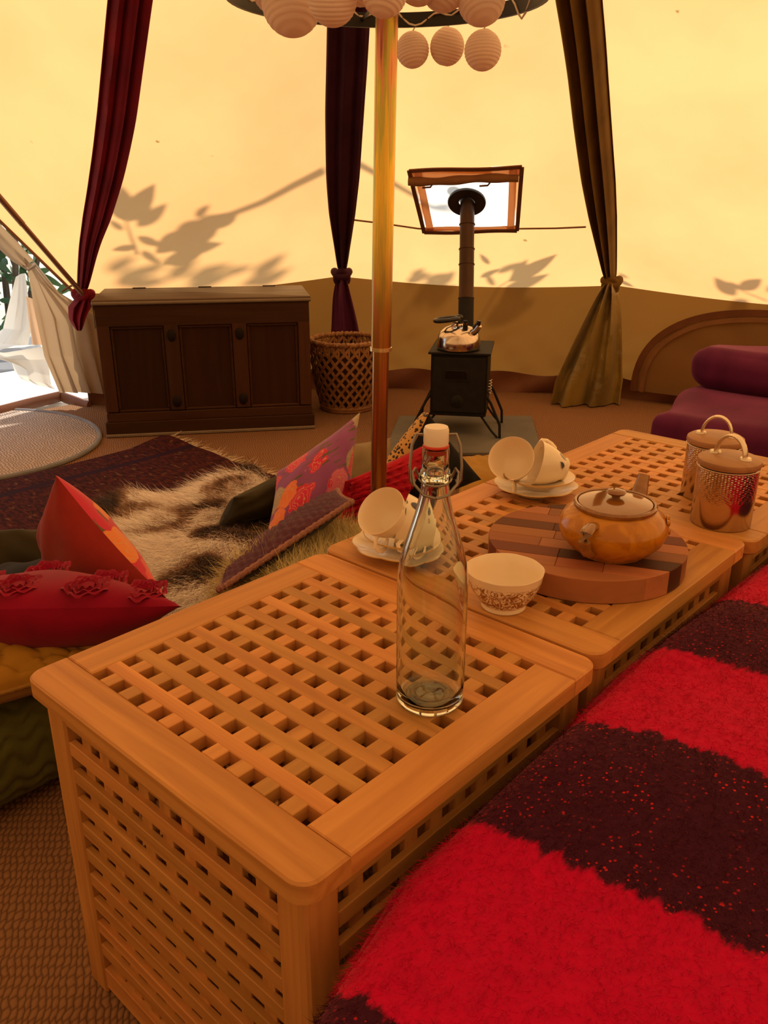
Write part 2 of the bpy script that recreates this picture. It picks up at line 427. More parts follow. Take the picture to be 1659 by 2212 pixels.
MB().tube([wp(s, z, .02) for s, z in [(ax0 + aw / 2 + (s - ax0 - aw / 2) * .93, .06 + (z - .06) * .93) for s, z in arch]], 1, 4, flat=(.002, .011), up=WOUT).build('zip_flap_edge', SEAM, zw)
FLAPC = m_canvas('flap_canvas', (.38, .23, .1), (.30, .15, .04), .5, specks=False)
pv = [wp(ax0 + aw / 2, .06, .006)] + [wp(s, z, .006 + .006 * math.sin(20 * s + 13 * z)) for s, z in arch]
MB().add(pv, [(0, k, k + 1) for k in range(1, len(pv) - 1)]).build('flap', FLAPC, zw, sharp=80)

# floor: woven coir matting over the groundsheet
def m_matting(name, ca, cb, sx=75, rot=.0, bstr=.9, bd=.006):
    t = NT(name); co = t.coord('Object', (1, 1, 1), (0, 0, rot)); x, y, z = t.sep(co)[:3]
    wob = t.noise(co, 22, 2)
    yy = t.math('ADD', t.math('MULTIPLY', y, sx), t.math('MULTIPLY', wob, 2.2))
    row = t.math('FLOOR', yy)
    xx = t.math('ADD', t.math('MULTIPLY', x, sx * .55), t.math('MULTIPLY', row, .5))
    a = t.math('ABSOLUTE', t.math('SINE', t.math('MULTIPLY', yy, PI))); b = t.math('ABSOLUTE', t.math('SINE', t.math('MULTIPLY', t.math('ADD', xx, t.math('MULTIPLY', yy, .35)), PI)))
    h = t.math('MULTIPLY', t.math('POWER', a, .6), t.math('POWER', b, .5))
    fine = t.noise(co, 160, 3)
    h = t.math('ADD', h, t.math('MULTIPLY', fine, .35))
    big = t.noise(co, 3.0, 3)
    c = t.mix(t.ramp(h, [(.25, (0, 0, 0)), (.95, (1, 1, 1))]), cb, ca)
    c = t.mix(t.math('MULTIPLY', big, .4), c, tuple(v * .6 for v in ca))
    return t.pbr(c, .9, 0, t.bump(h, bstr, bd), Specular_IOR_Level=.2)
MAT_FLOOR = m_matting('coir_matting', (.31, .155, .072), (.13, .056, .023), 105, .55, .6, .004)
fl_pts = [A3(VERT[a][0], VERT[a][1], 0) + unit((VERT[a] - POLE) * A3(1, 1, 0)) * .11 for a in ANG]
mb = MB(); mb.prism([(p[0], p[1]) for p in fl_pts], -.03, 0.0, 0)
o = mb.build('floor', MAT_FLOOR, None, 'structure', smooth=False); o['label'] = 'brown woven coir matting on the tent floor'
GROUND = m_plain('pale_dry_ground', (.62, .58, .50), .9, nscale=6, col2=(.45, .42, .34), bscale=18)
g = MB().box((0, 0, -.09), (60, 60, .1), 0).build('ground', GROUND, None, 'structure', smooth=False); g['label'] = 'pale sunlit ground outside the tent'

# ---- doorway at the left: brown A-frame pole, sill, tied canvas
sill = [A3(VERT[167][0], VERT[167][1], .0), W(132, 856, .02) * A3(1, 1, 1), W(60, 873, .02), W(0, 889, .02), W(-160, 925, .02), A3(VERT[197][0], VERT[197][1], .0)]
ss = []
for k in range(len(sill) - 1):
    for t in np.linspace(0, 1, 8, endpoint=False): ss.append(lerp(sill[k], sill[k + 1], t))
o = MB().tube(ss, 1, 8, flat=(.03, .014), up=A3(0, 0, 1)).build('trim_1', SKIRT, None, 'structure'); o['label'] = 'brown groundsheet lip across the tent doorway'
# outer groundsheet porch, pale
PORCH = m_plain('pale_porch_sheet', (.80, .80, .80), .7, nscale=5, namt=.08, bscale=8, bstr=.2)
pp = [W(140, 862), W(-200, 930)] ; q0, q1 = pp[0] * A3(1, 1, 0), pp[1] * A3(1, 1, 0)
outd = A3(-1, -.05, 0)
o = MB().prism([(q0[0], q0[1] + .2), (q1[0], q1[1]), tuple((q1 + outd * 1.1)[:2]), tuple((q0 + outd * 1.1 + A3(0, .3, 0))[:2])], -.04, -.012, .003).build('porch_sheet', PORCH, None, 'structure', smooth=False); o['label'] = 'pale groundsheet outside the doorway'

POLEM = m_plain('brown_tent_pole', (.20, .09, .05), .3, .4)
p0 = WX(207, 672, -2.82); p1 = WX(0, 430, -2.82)
foot = p0 + (p1 - p0) * (-p0[2] / (p1[2] - p0[2])); top = p0 + (p1 - p0) * ((1.70 - p0[2]) / (p1[2] - p0[2]))
foot = foot + A3(0, 0, .012)
t = thing('door_frame_pole', 'brown metal door pole slanting up left beside the red drape', 'tent pole', foot)
MB().tube([A3(0, 0, 0), (top - foot) * .55], .0115, 14).build('lower_section', POLEM, t)
MB().tube([(top - foot) * .52, (top - foot)], .0135, 14).build('upper_section', POLEM, t)
CORD = m_cloth('brown_cord', (.22, .12, .06))
MB().tube([WX(134, 630, -2.9), WX(150, 619, -2.87), WX(170, 612, -2.84)], .005, 6).build('guy_strap', CORD, ceiling)

# tied-back canvas at the right of the doorway
def sheet(rows, n=24, fold=0.02, freq=7, ph=0.0, axis=None):
    """loft through polylines: rows = list of lists of 3D points (same length each)"""
    R = []
    for r in rows:
        r = np.array(r); d = np.r_[0, np.cumsum(np.linalg.norm(np.diff(r, axis=0), axis=1))]; d /= d[-1]
        u = np.linspace(0, 1, n); R.append(np.stack([np.interp(u, d, r[:, k]) for k in range(3)], 1))
    R = np.array(R); m = 40; vv = np.linspace(0, len(R) - 1, m); out = np.zeros((m, n, 3))
    for i, v in enumerate(vv):
        a = min(int(v), len(R) - 2); f = v - a; f = f * f * (3 - 2 * f); out[i] = R[a] * (1 - f) + R[a + 1] * f
    ax = A3(1, .25, 0) if axis is None else axis
    for i in range(m):
        for j in range(n):
            s = j / (n - 1); w = math.sin(freq * s * PI + ph + .8 * math.sin(i / m * 3))
            out[i, j] += unit(ax) * fold * w * min(1, 4 * s * (1 - s) + .2) * (i / m if True else 1)
    return out
X0 = -3.12
dp = thing('door_curtain', 'cream canvas door side tied back beside the wooden trunk', 'curtain', W(150, 852) * A3(1, 1, 0))
base = A3(*dp.location)
rows = [[WX(52, 556, X0), WX(66, 570, X0 + .02), WX(75, 566, X0 + .02)],
        [WX(62, 600, X0), WX(85, 605, X0 + .06), WX(128, 632, X0 + .10)],
        [WX(76, 680, X0), WX(130, 690, X0 + .10), WX(225, 690, X0 + .22)],
        [WX(95, 770, X0), WX(150, 770, X0 + .12), WX(240, 770, X0 + .24)],
        [WX(128, 848, X0 + .03), WX(180, 848, X0 + .13), WX(250, 852, X0 + .24)]]
MB().grid(sheet(rows, 40, .028, 9) - base, uv=False).build('gathered_cloth', DOORC, dp, sharp=80)
rows = [[WX(-40, 450, X0), WX(-40, 470, X0), WX(-40, 520, X0)], [WX(0, 484, X0 + .03), WX(0, 505, X0), WX(0, 540, X0)], [WX(40, 525, X0 + .03), WX(30, 545, X0), WX(28, 566, X0)], [WX(72, 562, X0 + .02), WX(64, 570, X0), WX(54, 580, X0)]]
MB().grid(sheet(rows, 14, .008, 4) - base, uv=False).build('upper_cloth', DOORC, dp, sharp=80)
MB().tube([WX(48, 574, X0 - .02) - base, WX(62, 583, X0 + .05) - base, WX(76, 572, X0 + .03) - base], .007, 8).build('tie', DOORC, dp)
rows = [[WX(56, 640, X0 - .06), WX(70, 645, X0 - .06)], [WX(62, 690, X0 - .06), WX(85, 690, X0 - .06)], [WX(70, 745, X0 - .06), WX(100, 745, X0 - .06)]]
MB().grid(sheet(rows, 10, .006, 3) - base, uv=False).build('amber_edge', TAN, dp, sharp=80)
# sunlit outer door flap and its kicked-up bottom
of = thing('door_flap', 'white sunlit outer door flap curling outside the doorway', 'tent flap', W(60, 840) * A3(1, 1, 0) + A3(-.35, 0, 0)); base = A3(*of.location)
X1 = -3.45; FLAP = m_canvas('white_flap_canvas', (.86, .84, .80), (.75, .68, .56), .4, specks=False, mottle=.1)
rows = [[WX(34, 598, X1), WX(44, 592, X1), WX(54, 590, X1)], [WX(18, 660, X1 - .05), WX(38, 660, X1), WX(64, 662, X1)], [WX(6, 710, X1 - .1), WX(34, 712, X1), WX(66, 716, X1)], [WX(-30, 738, X1 - .15), WX(20, 744, X1), WX(60, 748, X1)], [WX(-60, 752, X1 - .15), WX(0, 756, X1 + .05), WX(96, 742, X1 + .12)]]
MB().grid(sheet(rows, 24, .02, 6) - base, uv=False).build('hanging_cloth', FLAP, of, sharp=80)
rows = [[WX(-80, 752, X1), WX(10, 762, X1 + .1), WX(98, 748, X1 + .18)], [WX(-70, 760, X1 - .05), WX(30, 778, X1 + .05), WX(104, 776, X1 + .18)], [WX(24, 778, X1), WX(60, 800, X1 + .12), WX(108, 812, X1 + .2)], [WX(30, 800, X1), WX(66, 822, X1 + .12), WX(112, 832, X1 + .2)], [WX(44, 818, X1 + .04), WX(80, 832, X1 + .14), WX(122, 842, X1 + .2)]]
MB().grid(sheet(rows, 24, .02, 5, 1.0) - base, uv=False).build('kicked_up_hem', FLAP, of, sharp=80)

# ================================================================== outside: shrubs and the leafy boughs that shade the canvas
LEAF = NT('green_leaf'); _c = LEAF.mix(LEAF.rnd(), (.05, .11, .03), (.10, .20, .05)); LEAF = LEAF.pbr(_c, .5)
BARK = m_plain('bark', (.12, .08, .05), .9, nscale=30, bscale=40)
def leaf_mesh(L, w, bend=.15):
    ts = np.linspace(0, 1, 7); vs = []; fs = []
    for t in ts:
        hw = w / 2 * math.sin(PI * t ** .8) ** .9 if 0 < t < 1 else .0004; z = -bend * L * t * t
        vs += [(t * L, -hw, z + .12 * hw), (t * L, 0, z), (t * L, hw, z + .12 * hw)]
    for i in range(6): a = i * 3; fs += [(a, a + 3, a + 4, a + 1), (a + 1, a + 4, a + 5, a + 2)]
    return MB().add(vs, fs).mesh('leaf')
LEAF_L = leaf_mesh(.17, .05); LEAF_S = leaf_mesh(.085, .034)
def frame(x, nrm):
    x = unit(x); z = unit(np.asarray(nrm) - x * (np.asarray(nrm) @ x)); y = np.cross(z, x); return Matrix(((x[0], y[0], z[0]), (x[1], y[1], z[1]), (x[2], y[2], z[2])))
def bough(label, stem_px, leaves, pr, off=.55, r=.012, scale=1.0, leafm=None):
    """stem and leaves whose shadow falls on the roof where the photograph shows it"""
    q = [roof_plane_pt(u, v, pr) for u, v in stem_px]; n = unit(np.cross(VERT[pr[1]] - VERT[pr[0]], APEX - VERT[pr[0]])); n = n if n[2] > 0 else -n
    pts = [p + SUN * (off + .03 * k) for k, p in enumerate(q)]
    base = pts[0]
    t = thing('leafy_bough', label, 'branch', base, 0, 'boughs outside the canvas')
    MB().tube([p - base for p in pts], list(np.linspace(r, r * .45, len(pts))), 8).build('stem', BARK, t)
    for (u0, v0, u1, v1) in leaves:
        a = roof_plane_pt(u0, v0, pr); b = roof_plane_pt(u1, v1, pr); o_ = off + rng.uniform(-.12, .18)
        A = a + SUN * o_; B = b + SUN * (o_ + rng.uniform(-.02, .02)); Ln = np.linalg.norm(B - A)
        o = link('leaf', leafm or LEAF_L, LEAF, t); o.location = Vector(A - base); s = Ln / (.17 if (leafm or LEAF_L) is LEAF_L else .085)
        R = frame(B - A, SUN + .25 * rng.normal(size=3)).to_4x4(); o.matrix_local = Matrix.Translation(Vector(A - base)) @ R @ Matrix.Diagonal((s, s * scale, s, 1))
    return t
bough('bare bough outside the back left roof panel casting its shadow', [(700, 362), (640, 385), (570, 418), (480, 450), (430, 470), (375, 500)],
      [(470, 440, 420, 500), (450, 455, 370, 505), (480, 470, 375, 520), (430, 450, 455, 420), (520, 440, 430, 480), (380, 530, 480, 510), (420, 480, 330, 540), (360, 560, 450, 520)], (137, 167), .62, .026, 1.6)
bough('leafy shoot outside the roof above the trunk', [(300, 540), (285, 500), (275, 470), (290, 430)],
      [(282, 470, 330, 385), (300, 480, 365, 425), (300, 500, 355, 520), (275, 470, 240, 400), (270, 490, 235, 470), (300, 520, 240, 540), (310, 530, 345, 560), (285, 455, 262, 395)], (137, 167), .55, .008, 1.35)
for u, lab in ((262, 'leftmost low leafy shoot outside the canvas behind the trunk'), (395, 'middle low leafy shoot outside the canvas behind the trunk'), (520, 'rightmost low leafy shoot outside the canvas behind the trunk')):
    sh = rng.uniform(-14, 14, 16)
    bough(lab, [(u, 612), (u + 40, 590)], [(u + sh[0], 602 + sh[1], u + 62 + sh[2], 572 + sh[3]), (u + 34 + sh[4], 588, u + 100 + sh[5], 548 + sh[6]), (u - 26 + sh[7], 588 + sh[8], u + 30, 552 + sh[9]), (u + 20 + sh[10], 612, u + 105, 584 + sh[11])], (137, 167), 1.5, .006, 1.5)
bough('long leaved shoot outside the roof right of the flue', [(1040, 640), (1090, 605), (1130, 580)],
      [(1100, 600, 1205, 545), (1085, 625, 1185, 585), (1075, 580, 1130, 555), (1040, 590, 1080, 570), (1070, 610, 1050, 580), (1060, 635, 1160, 620), (1060, 560, 1040, 535), (1110, 590, 1140, 550)], (107, 137), .5, .006, 1.1)
bough('small leaved shoot outside the roof left of the flue', [(880, 630), (920, 605), (960, 590)], [(880, 605, 930, 580), (920, 600, 970, 580), (900, 620, 960, 600), (950, 610, 985, 575), (890, 590, 920, 570), (930, 620, 990, 610)], (107, 137), .75, .006, 1.3)
bough('bough crossing outside the heat cloth window', [(775, 350), (830, 372), (890, 402), (950, 432), (990, 438)], [(930, 430, 985, 425)], (107, 137), .6, .02, 1.0)
bough('round leaved sprig outside the far right roof', [(1659, 640), (1610, 620), (1570, 600)],
      [(1600, 615, 1650, 590), (1560, 600, 1610, 615), (1620, 640, 1575, 650), (1640, 650, 1659, 680), (1590, 630, 1545, 590), (1659, 620, 1700, 600), (1600, 650, 1640, 670), (1659, 650, 1700, 660)], (77, 107), .6, .006, 1.9)
bough('single leafed twig outside beside the green drape', [(1330, 615), (1350, 600)], [(1335, 590, 1360, 600), (1335, 605, 1370, 618)], (77, 107), .5, .005, 1.3)
# dark shrubs seen through the doorway
def shrub(label, c, r, n, h):
    t = thing('garden_shrub', label, 'shrub', (c[0], c[1], -.04), 0, 'shrubs outside the doorway')
    for k in range(5):
        a = k * 1.3; MB().tube([A3(.1 * math.cos(a), .1 * math.sin(a), 0), A3(r * .5 * math.cos(a), r * .5 * math.sin(a), h * .5), A3(r * .8 * math.cos(a), r * .8 * math.sin(a), h * .9)], [.03, .02, .008], 6).build('stem', BARK, t)
    vs = []; fs = []
    lm = [np.array(v.co) for v in LEAF_L.vertices]; lf = [tuple(p.vertices) for p in LEAF_L.polygons]
    mb = MB()
    for k in range(n):
        d = unit(rng.normal(size=3)); p = A3(0, 0, h * .55) + d * A3(r, r, h * .5) * rng.uniform(.35, 1) ; p[2] = max(p[2], .05)
        R = np.array(frame(rng.normal(size=3), rng.normal(size=3))); s = rng.uniform(.8, 1.6)
        mb.add([R @ (q * s) + p for q in lm], lf)
    mb.build('foliage', LEAF, t, 'stuff')
shrub('dark green shrub seen through the doorway', WX(8, 640, -5.6), .8, 420, 1.9)
shrub('low green shrub further left beyond the doorway', WX(-520, 700, -5.6), .6, 260, 1.3)
STONE = m_plain('grey_stone', (.30, .30, .31), .9, nscale=12, bscale=14)
p = WX(12, 783, -4.4); p[2] = -.05
bm = bmesh.new(); bmesh.ops.create_icosphere(bm, subdivisions=3, radius=1)
for v in bm.verts: v.co = v.co * (1 + .12 * math.sin(5 * v.co.x + 3 * v.co.y) + .08 * math.sin(9 * v.co.z)); v.co = Vector((v.co.x * .22, v.co.y * .3, max(v.co.z * .2, 0)))
me = bpy.data.meshes.new('garden_stone'); bm.to_mesh(me); bm.free(); o = link('garden_stone', me, STONE); o.location = Vector(p); tag(o, 'grey stone on the ground outside the doorway', 'stone')

# ================================================================== CENTRE POLE, RING AND LANTERNS
def m_pole(name):
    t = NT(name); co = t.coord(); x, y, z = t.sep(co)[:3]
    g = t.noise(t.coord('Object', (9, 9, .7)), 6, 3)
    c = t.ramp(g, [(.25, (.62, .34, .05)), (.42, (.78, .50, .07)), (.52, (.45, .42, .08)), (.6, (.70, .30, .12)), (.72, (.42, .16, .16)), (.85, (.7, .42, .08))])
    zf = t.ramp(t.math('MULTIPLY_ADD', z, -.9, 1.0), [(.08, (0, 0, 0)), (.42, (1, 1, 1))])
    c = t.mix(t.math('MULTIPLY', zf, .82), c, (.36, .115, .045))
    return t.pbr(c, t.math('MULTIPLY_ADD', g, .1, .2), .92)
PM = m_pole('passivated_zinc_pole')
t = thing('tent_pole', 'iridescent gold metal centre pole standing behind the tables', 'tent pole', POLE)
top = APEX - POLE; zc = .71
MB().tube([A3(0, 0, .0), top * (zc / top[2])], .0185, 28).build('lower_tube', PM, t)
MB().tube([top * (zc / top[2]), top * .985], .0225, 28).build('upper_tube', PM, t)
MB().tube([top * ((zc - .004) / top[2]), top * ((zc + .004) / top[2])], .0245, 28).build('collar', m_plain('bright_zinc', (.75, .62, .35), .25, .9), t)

FWD = unit(A3(RC[2][0], RC[2][1], 0)); RGT = A3(RC[0][0], RC[0][1], 0)
def pole_at(z): return POLE + top * (z / top[2])
_far = pole_at(1.4) + FWD * .31
_d = ray(835, 44); RZ = CAM[2] + _d[2] / np.linalg.norm(_d[:2]) * np.linalg.norm((_far - CAM)[:2])
RCN = A3(pole_at(RZ)[0], pole_at(RZ)[1], RZ)
BLK = m_plain('black_painted_steel', (.012, .010, .009), .45, .3)
t = thing('lantern_hoop', 'black steel hoop around the pole carrying paper lanterns', 'hoop', RCN)
MB().tube([A3(.31 * math.cos(a), .31 * math.sin(a), 0) for a in np.linspace(0, 2 * PI, 64, endpoint=False)], 1, 4, flat=(.015, .004), closed=True, up=A3(0, 0, 1)).build('hoop', BLK, t)
for k in range(3):
    a = .4 + k * 2 * PI / 3; MB().tube([A3(.024 * math.cos(a), .024 * math.sin(a), .0), A3(.31 * math.cos(a), .31 * math.sin(a), 0)], .004, 8).build('spoke', BLK, t)
for k in range(3):
    a = 1.1 + k * 2 * PI / 3; MB().tube([A3(.31 * math.cos(a), .31 * math.sin(a), .01), A3(.04, .0, .75)], .0015, 5).build('hanger_wire', BLK, t)
def m_paper(name):
    t = NT(name); co = t.coord(); z = t.sep(co)[2]
    a = t.n('ShaderNodeBsdfDiffuse'); a.inputs[0].default_value = (.92, .78, .70, 1); b = t.n('ShaderNodeBsdfTranslucent'); b.inputs[0].default_value = (.80, .60, .50, 1)
    h = t.math('SINE', t.math('MULTIPLY', z, 900)); nb = t.bump(h, .5, .001); t.set(a.inputs['Normal'], nb)
    mx = t.n('ShaderNodeMixShader'); mx.inputs[0].default_value = .35
    t.t.links.new(a.outputs[0], mx.inputs[1]); t.t.links.new(b.outputs[0], mx.inputs[2]); t.t.links.new(mx.outputs[0], t.out.inputs[0]); return t.m
PAPER = m_paper('white_ribbed_paper'); WIRE = m_plain('pale_cable', (.62, .52, .42), .5)
prof = []; nr = 15
for k in range(nr * 2 + 1):
    th = PI * (.07 + .86 * k / (nr * 2)); r = .041 * math.sin(th); rr = r * (1.0 if k % 2 == 0 else .975); prof.append((rr, -.0415 * math.cos(th)))
prof = [(0.0001, prof[0][1])] + prof
LAN = MB().lathe(prof, 26).mesh('paper_shade', sharp=60)
LRING = MB().tube([A3(.0092 * math.cos(a), .0092 * math.sin(a), .0405) for a in np.linspace(0, 2 * PI, 14, endpoint=False)], .0009, 5, closed=True).mesh('wire_ring')
def lantern(label, p, s=1.0, tilt=(0, 0), hang=None):
    t = thing('paper_lantern', label, 'lantern', p - A3(0, 0, .041 * s), 0, 'paper lanterns on the hoop')
    for nm, me, m in (('paper_shade', LAN, PAPER), ('wire_ring', LRING, WIRE)):
        o = link(nm, me, m, t); o.location = (0, 0, .041 * s); o.scale = (s, s, s); o.rotation_euler = (tilt[0], tilt[1], random.random() * 6)
    if hang is not None:
        q = np.asarray(hang) - (p - A3(0, 0, .041 * s)); a = A3(0, 0, .082 * s)
        MB().tube([a, lerp(a, q, .5) + A3(.008, .004, -.004), q], .0016, 6).build('cable', WIRE, t)
def ring_pt(a): return RCN + RGT * .31 * math.cos(a) + FWD * .31 * math.sin(a)
# three hanging below the far edge of the hoop (to the right of the pole)
for (u, v, s, lab) in ((891, 108, .96, 'lowest row paper lantern touching the pole on its right'), (966, 101, 1.0, 'middle paper lantern of the three below the hoop'), (1043, 109, 1.04, 'right hand paper lantern of the three below the hoop')):
    p = WD(u, v, 2.0 if u < 1000 else 1.93); lantern(lab, p, s, (rng.normal() * .25, rng.normal() * .25), hang=p + A3(0, 0, .075))
# the cluster sitting at hoop height
for (u, v, dep, s, lab) in ((630, 8, 1.52, 1.32, 'large paper lantern at the left end of the cluster'), (718, -2, 1.42, 1.02, 'paper lantern in the cluster left of the pole'), (830, -18, 1.40, .95, 'paper lantern directly in front of the pole top'),
                            (590, -20, 1.66, 1.0, 'paper lantern half hidden behind the leftmost large one'), (905, -42, 1.6, 1.05, 'paper lantern just right of the pole top'), (960, -30, 1.62, 1.1, 'paper lantern in the cluster between pole and right end'),
                            (1040, 0, 1.62, 1.12, 'right hand paper lantern resting on the hoop'), (780, -40, 1.55, 1.0, 'paper lantern high in the cluster left of the pole')):
    p = WD(u, v, dep); lantern(lab, p, s, (rng.normal() * .4, rng.normal() * .4), hang=p + A3(0, 0, .09))
# loose festoon cable along the hoop
pts = []
for k, a in enumerate(np.linspace(.2, PI - .2, 60)):
    pts.append(ring_pt(a) + A3(0, 0, .016 + .012 * math.sin(k * .9) - .03 * max(0, math.sin(k * .33)) ** 3) + FWD * (.006 * math.sin(k * 1.7)) - FWD * .008)
o = MB().tube(pts, .0022, 6).build('festoon_cable', WIRE); tag(o, 'thin pale cable looped along the black hoop', 'cable')

# ================================================================== DRAPES TIED TO THE ROOF SEAMS
def m_velvet(name, col, col2, sheen):
    t = NT(name); co = t.coord()
    f = t.ramp(t.noise(t.coord('Object', (1, 1, .35)), 9, 3), [(.3, (0, 0, 0)), (.7, (1, 1, 1))])
    return t.pbr(t.mix(f, col, col2), .75, 0, t.bump(t.noise(co, 420, 2), .2, .001), Sheen_Weight=.35, Sheen_Roughness=.35, Sheen_Tint=(*sheen, 1), Specular_IOR_Level=.15)
VRED = m_velvet('dark_red_velvet', (.20, .006, .014), (.11, .003, .010), (.9, .15, .15))
VPUR = m_velvet('plum_velvet', (.055, .012, .030), (.032, .007, .018), (.5, .2, .25))
VGRN = m_velvet('olive_velvet', (.16, .085, .016), (.09, .045, .009), (.75, .55, .2))
_t = NT('olive_satin_tail'); _f = _t.ramp(_t.noise(_t.coord('Object', (1, 1, .4)), 8, 3), [(.35, (0, 0, 0)), (.65, (1, 1, 1))])
GSILK = _t.pbr(_t.mix(_f, (.26, .165, .024), (.13, .08, .010)), .36, 0, _t.bump(_t.noise(_t.coord(), 14, 3), .5, .02), Specular_IOR_Level=.7, Sheen_Weight=.2)
def drape(name, label, m, m2, ctr, width, right, inn, nf, knot, tail, tailw, depth=.028, ph=0.0):
    """ctr: 3D centre line bottom -> top, width list; right/inn: sideways and inward unit vectors; pleated closed sleeve"""
    ctr = [np.asarray(c) for c in ctr]; base = A3(knot[0], knot[1], 0) if tail[-1][2] < .05 else np.asarray(knot)
    t = thing(name, label, 'curtain', base)
    def strip(cl, wd, nfolds, dep, nm, mm, twist=0.0):
        n = 56; m = 50; q = np.array(cl); tt = np.linspace(0, len(q) - 1, m); P = np.zeros((m, n, 3))
        for i, v in enumerate(tt):
            a = min(int(v), len(q) - 2); f = v - a; c = q[a] * (1 - f) + q[a + 1] * f
            if 0 < a < len(q) - 2 or True:
                p0 = q[max(a - 1, 0)]; p3 = q[min(a + 2, len(q) - 1)]
                c = .5 * (2 * q[a] + (q[a + 1] - p0) * f + (2 * p0 - 5 * q[a] + 4 * q[a + 1] - p3) * f * f + (-p0 + 3 * q[a] - 3 * q[a + 1] + p3) * f ** 3)
            w = wd[a] * (1 - f) + wd[a + 1] * f
            for j in range(n):
                th = 2 * PI * j / n; cx = math.cos(th); cy = math.sin(th)
                fr = dep * min(1, w / .06) * (.55 * math.sin(nfolds * cx * 2.4 + ph + twist * v) + .25 * math.sin(nfolds * cx * 5.1 + 2 + ph))
                P[i, j] = c + right * (w / 2 * cx) + inn * ((dep * .75 * min(1, w / .05)) * cy + (fr if cy > 0 else fr * .6))
        MB().grid(P - base, wrap=True, uv=False).build(nm, mm, t, sharp=80)
    strip(ctr, width, nf, depth, 'hanging_cloth', m)
    # knot: two fat interlocking loops
    k = np.asarray(knot) - base; kr = .033
    MB().tube([k + right * kr * 1.1 * math.cos(a) + inn * kr * math.sin(a) + A3(0, 0, .012 * math.sin(a * 2 + ph)) for a in np.linspace(0, 2 * PI, 18, endpoint=False)], kr * .62, 12, closed=True).build('knot', m, t)
    MB().tube([k + right * kr * .9 * math.sin(a) + inn * (.02 + kr * .4 * math.cos(a)) + A3(0, 0, -.018 + kr * math.cos(a) * 1.1) for a in np.linspace(-2.2, 2.2, 12)], kr * .5, 10).build('knot_loop', m, t)
    strip(tail, tailw, nf * .8, depth * 1.1, 'tail', m2, .7)
    return t
def seam_pts(a, ts): return [lerp(VERT[a], APEX, s) for s in ts]
def proj_u(p): d = RC @ (np.asarray(p) - CAM); return 829.5 + FPX * d[0] / d[2], 1106 + FPX * d[1] / d[2], d[2]
def on_seam_plane(u, v, a, off):
    """point near the roof seam a seen at pixel: on the vertical plane through pole and seam, then pushed inward"""
    # plane perpendicular to the view's right vector is not used; intersect with cone plane of the seam (contains seam, faces inward)
    out = unit((VERT[a] - POLE) * A3(1, 1, 0)); tang = A3(-out[1], out[0], 0); s = unit(APEX - VERT[a]); n = np.cross(tang, s); n = n if n[2] < 0 else -n
    d = ray(u, v); t = ((VERT[a] + n * off - CAM) @ n) / (d @ n); return CAM + t * d
def px_drape(a, pix, off=.06):
    c = []; w = []
    for (u0, u1, v) in pix:
        p = on_seam_plane((u0 + u1) / 2, v, a, off); c.append(p); w.append((u1 - u0) * proj_u(p)[2] / FPX)
    return c, w
rt = RGT
c, w = px_drape(167, [(168, 186, 628), (170, 212, 540), (178, 240, 470), (192, 268, 380), (206, 292, 270), (218, 309, 150), (232, 330, 0), (246, 352, -140), (262, 372, -300)], .07)
kn = on_seam_plane(180, 638, 167, .10)
tl = [kn, WX(172, 664, kn[0] + .01), WX(166, 690, kn[0] + .02), WX(170, 714, kn[0] + .03)]
drape('red_drape', 'dark red velvet drape knotted above the wooden trunk', VRED, VRED, c, w, rt, -unit((VERT[167] - POLE) * A3(1, 1, 0)), 4, kn, tl, [.03, .10, .07, .018], .035, .4)
c, w = px_drape(137, [(730, 748, 582), (721, 757, 530), (710, 768, 460), (704, 777, 380), (702, 786, 250), (704, 793, 150), (706, 799, 50), (708, 806, -80), (712, 812, -260)], .06)
kn = on_seam_plane(738, 592, 137, .08)
tl = [kn, kn + A3(.02, -.02, -.10), kn + A3(.05, -.03, -.30), kn + A3(.07, -.05, -.52)]
drape('plum_drape', 'dark plum velvet drape hanging left of the centre pole', VPUR, m_velvet('plum_tail', (.085, .010, .045), (.05, .006, .026), (.6, .2, .35)), c, w, rt, -unit((VERT[137] - POLE) * A3(1, 1, 0)), 3, kn, tl, [.03, .09, .15, .20], .03, 1.4)
c, w = px_drape(107, [(1308, 1329, 600), (1290, 1331, 540), (1271, 1331, 470), (1254, 1328, 390), (1238, 1320, 280), (1225, 1312, 170), (1211, 1306, 80), (1194, 1298, -20), (1176, 1290, -160), (1156, 1278, -320)], .06)
kn = on_seam_plane(1321, 610, 107, .09)
gf = W(1264, 872, .006); tl = [kn, lerp(kn, gf, .18), lerp(kn, gf, .5) + A3(0, 0, .02), lerp(kn, gf, .85) + A3(0, 0, .03), gf]
drape('olive_drape', 'olive green velvet drape reaching the floor right of the stove', VGRN, GSILK, c, w, rt, -unit((VERT[107] - POLE) * A3(1, 1, 0)), 4, kn, tl, [.04, .13, .23, .34, .36], .055, 2.2)

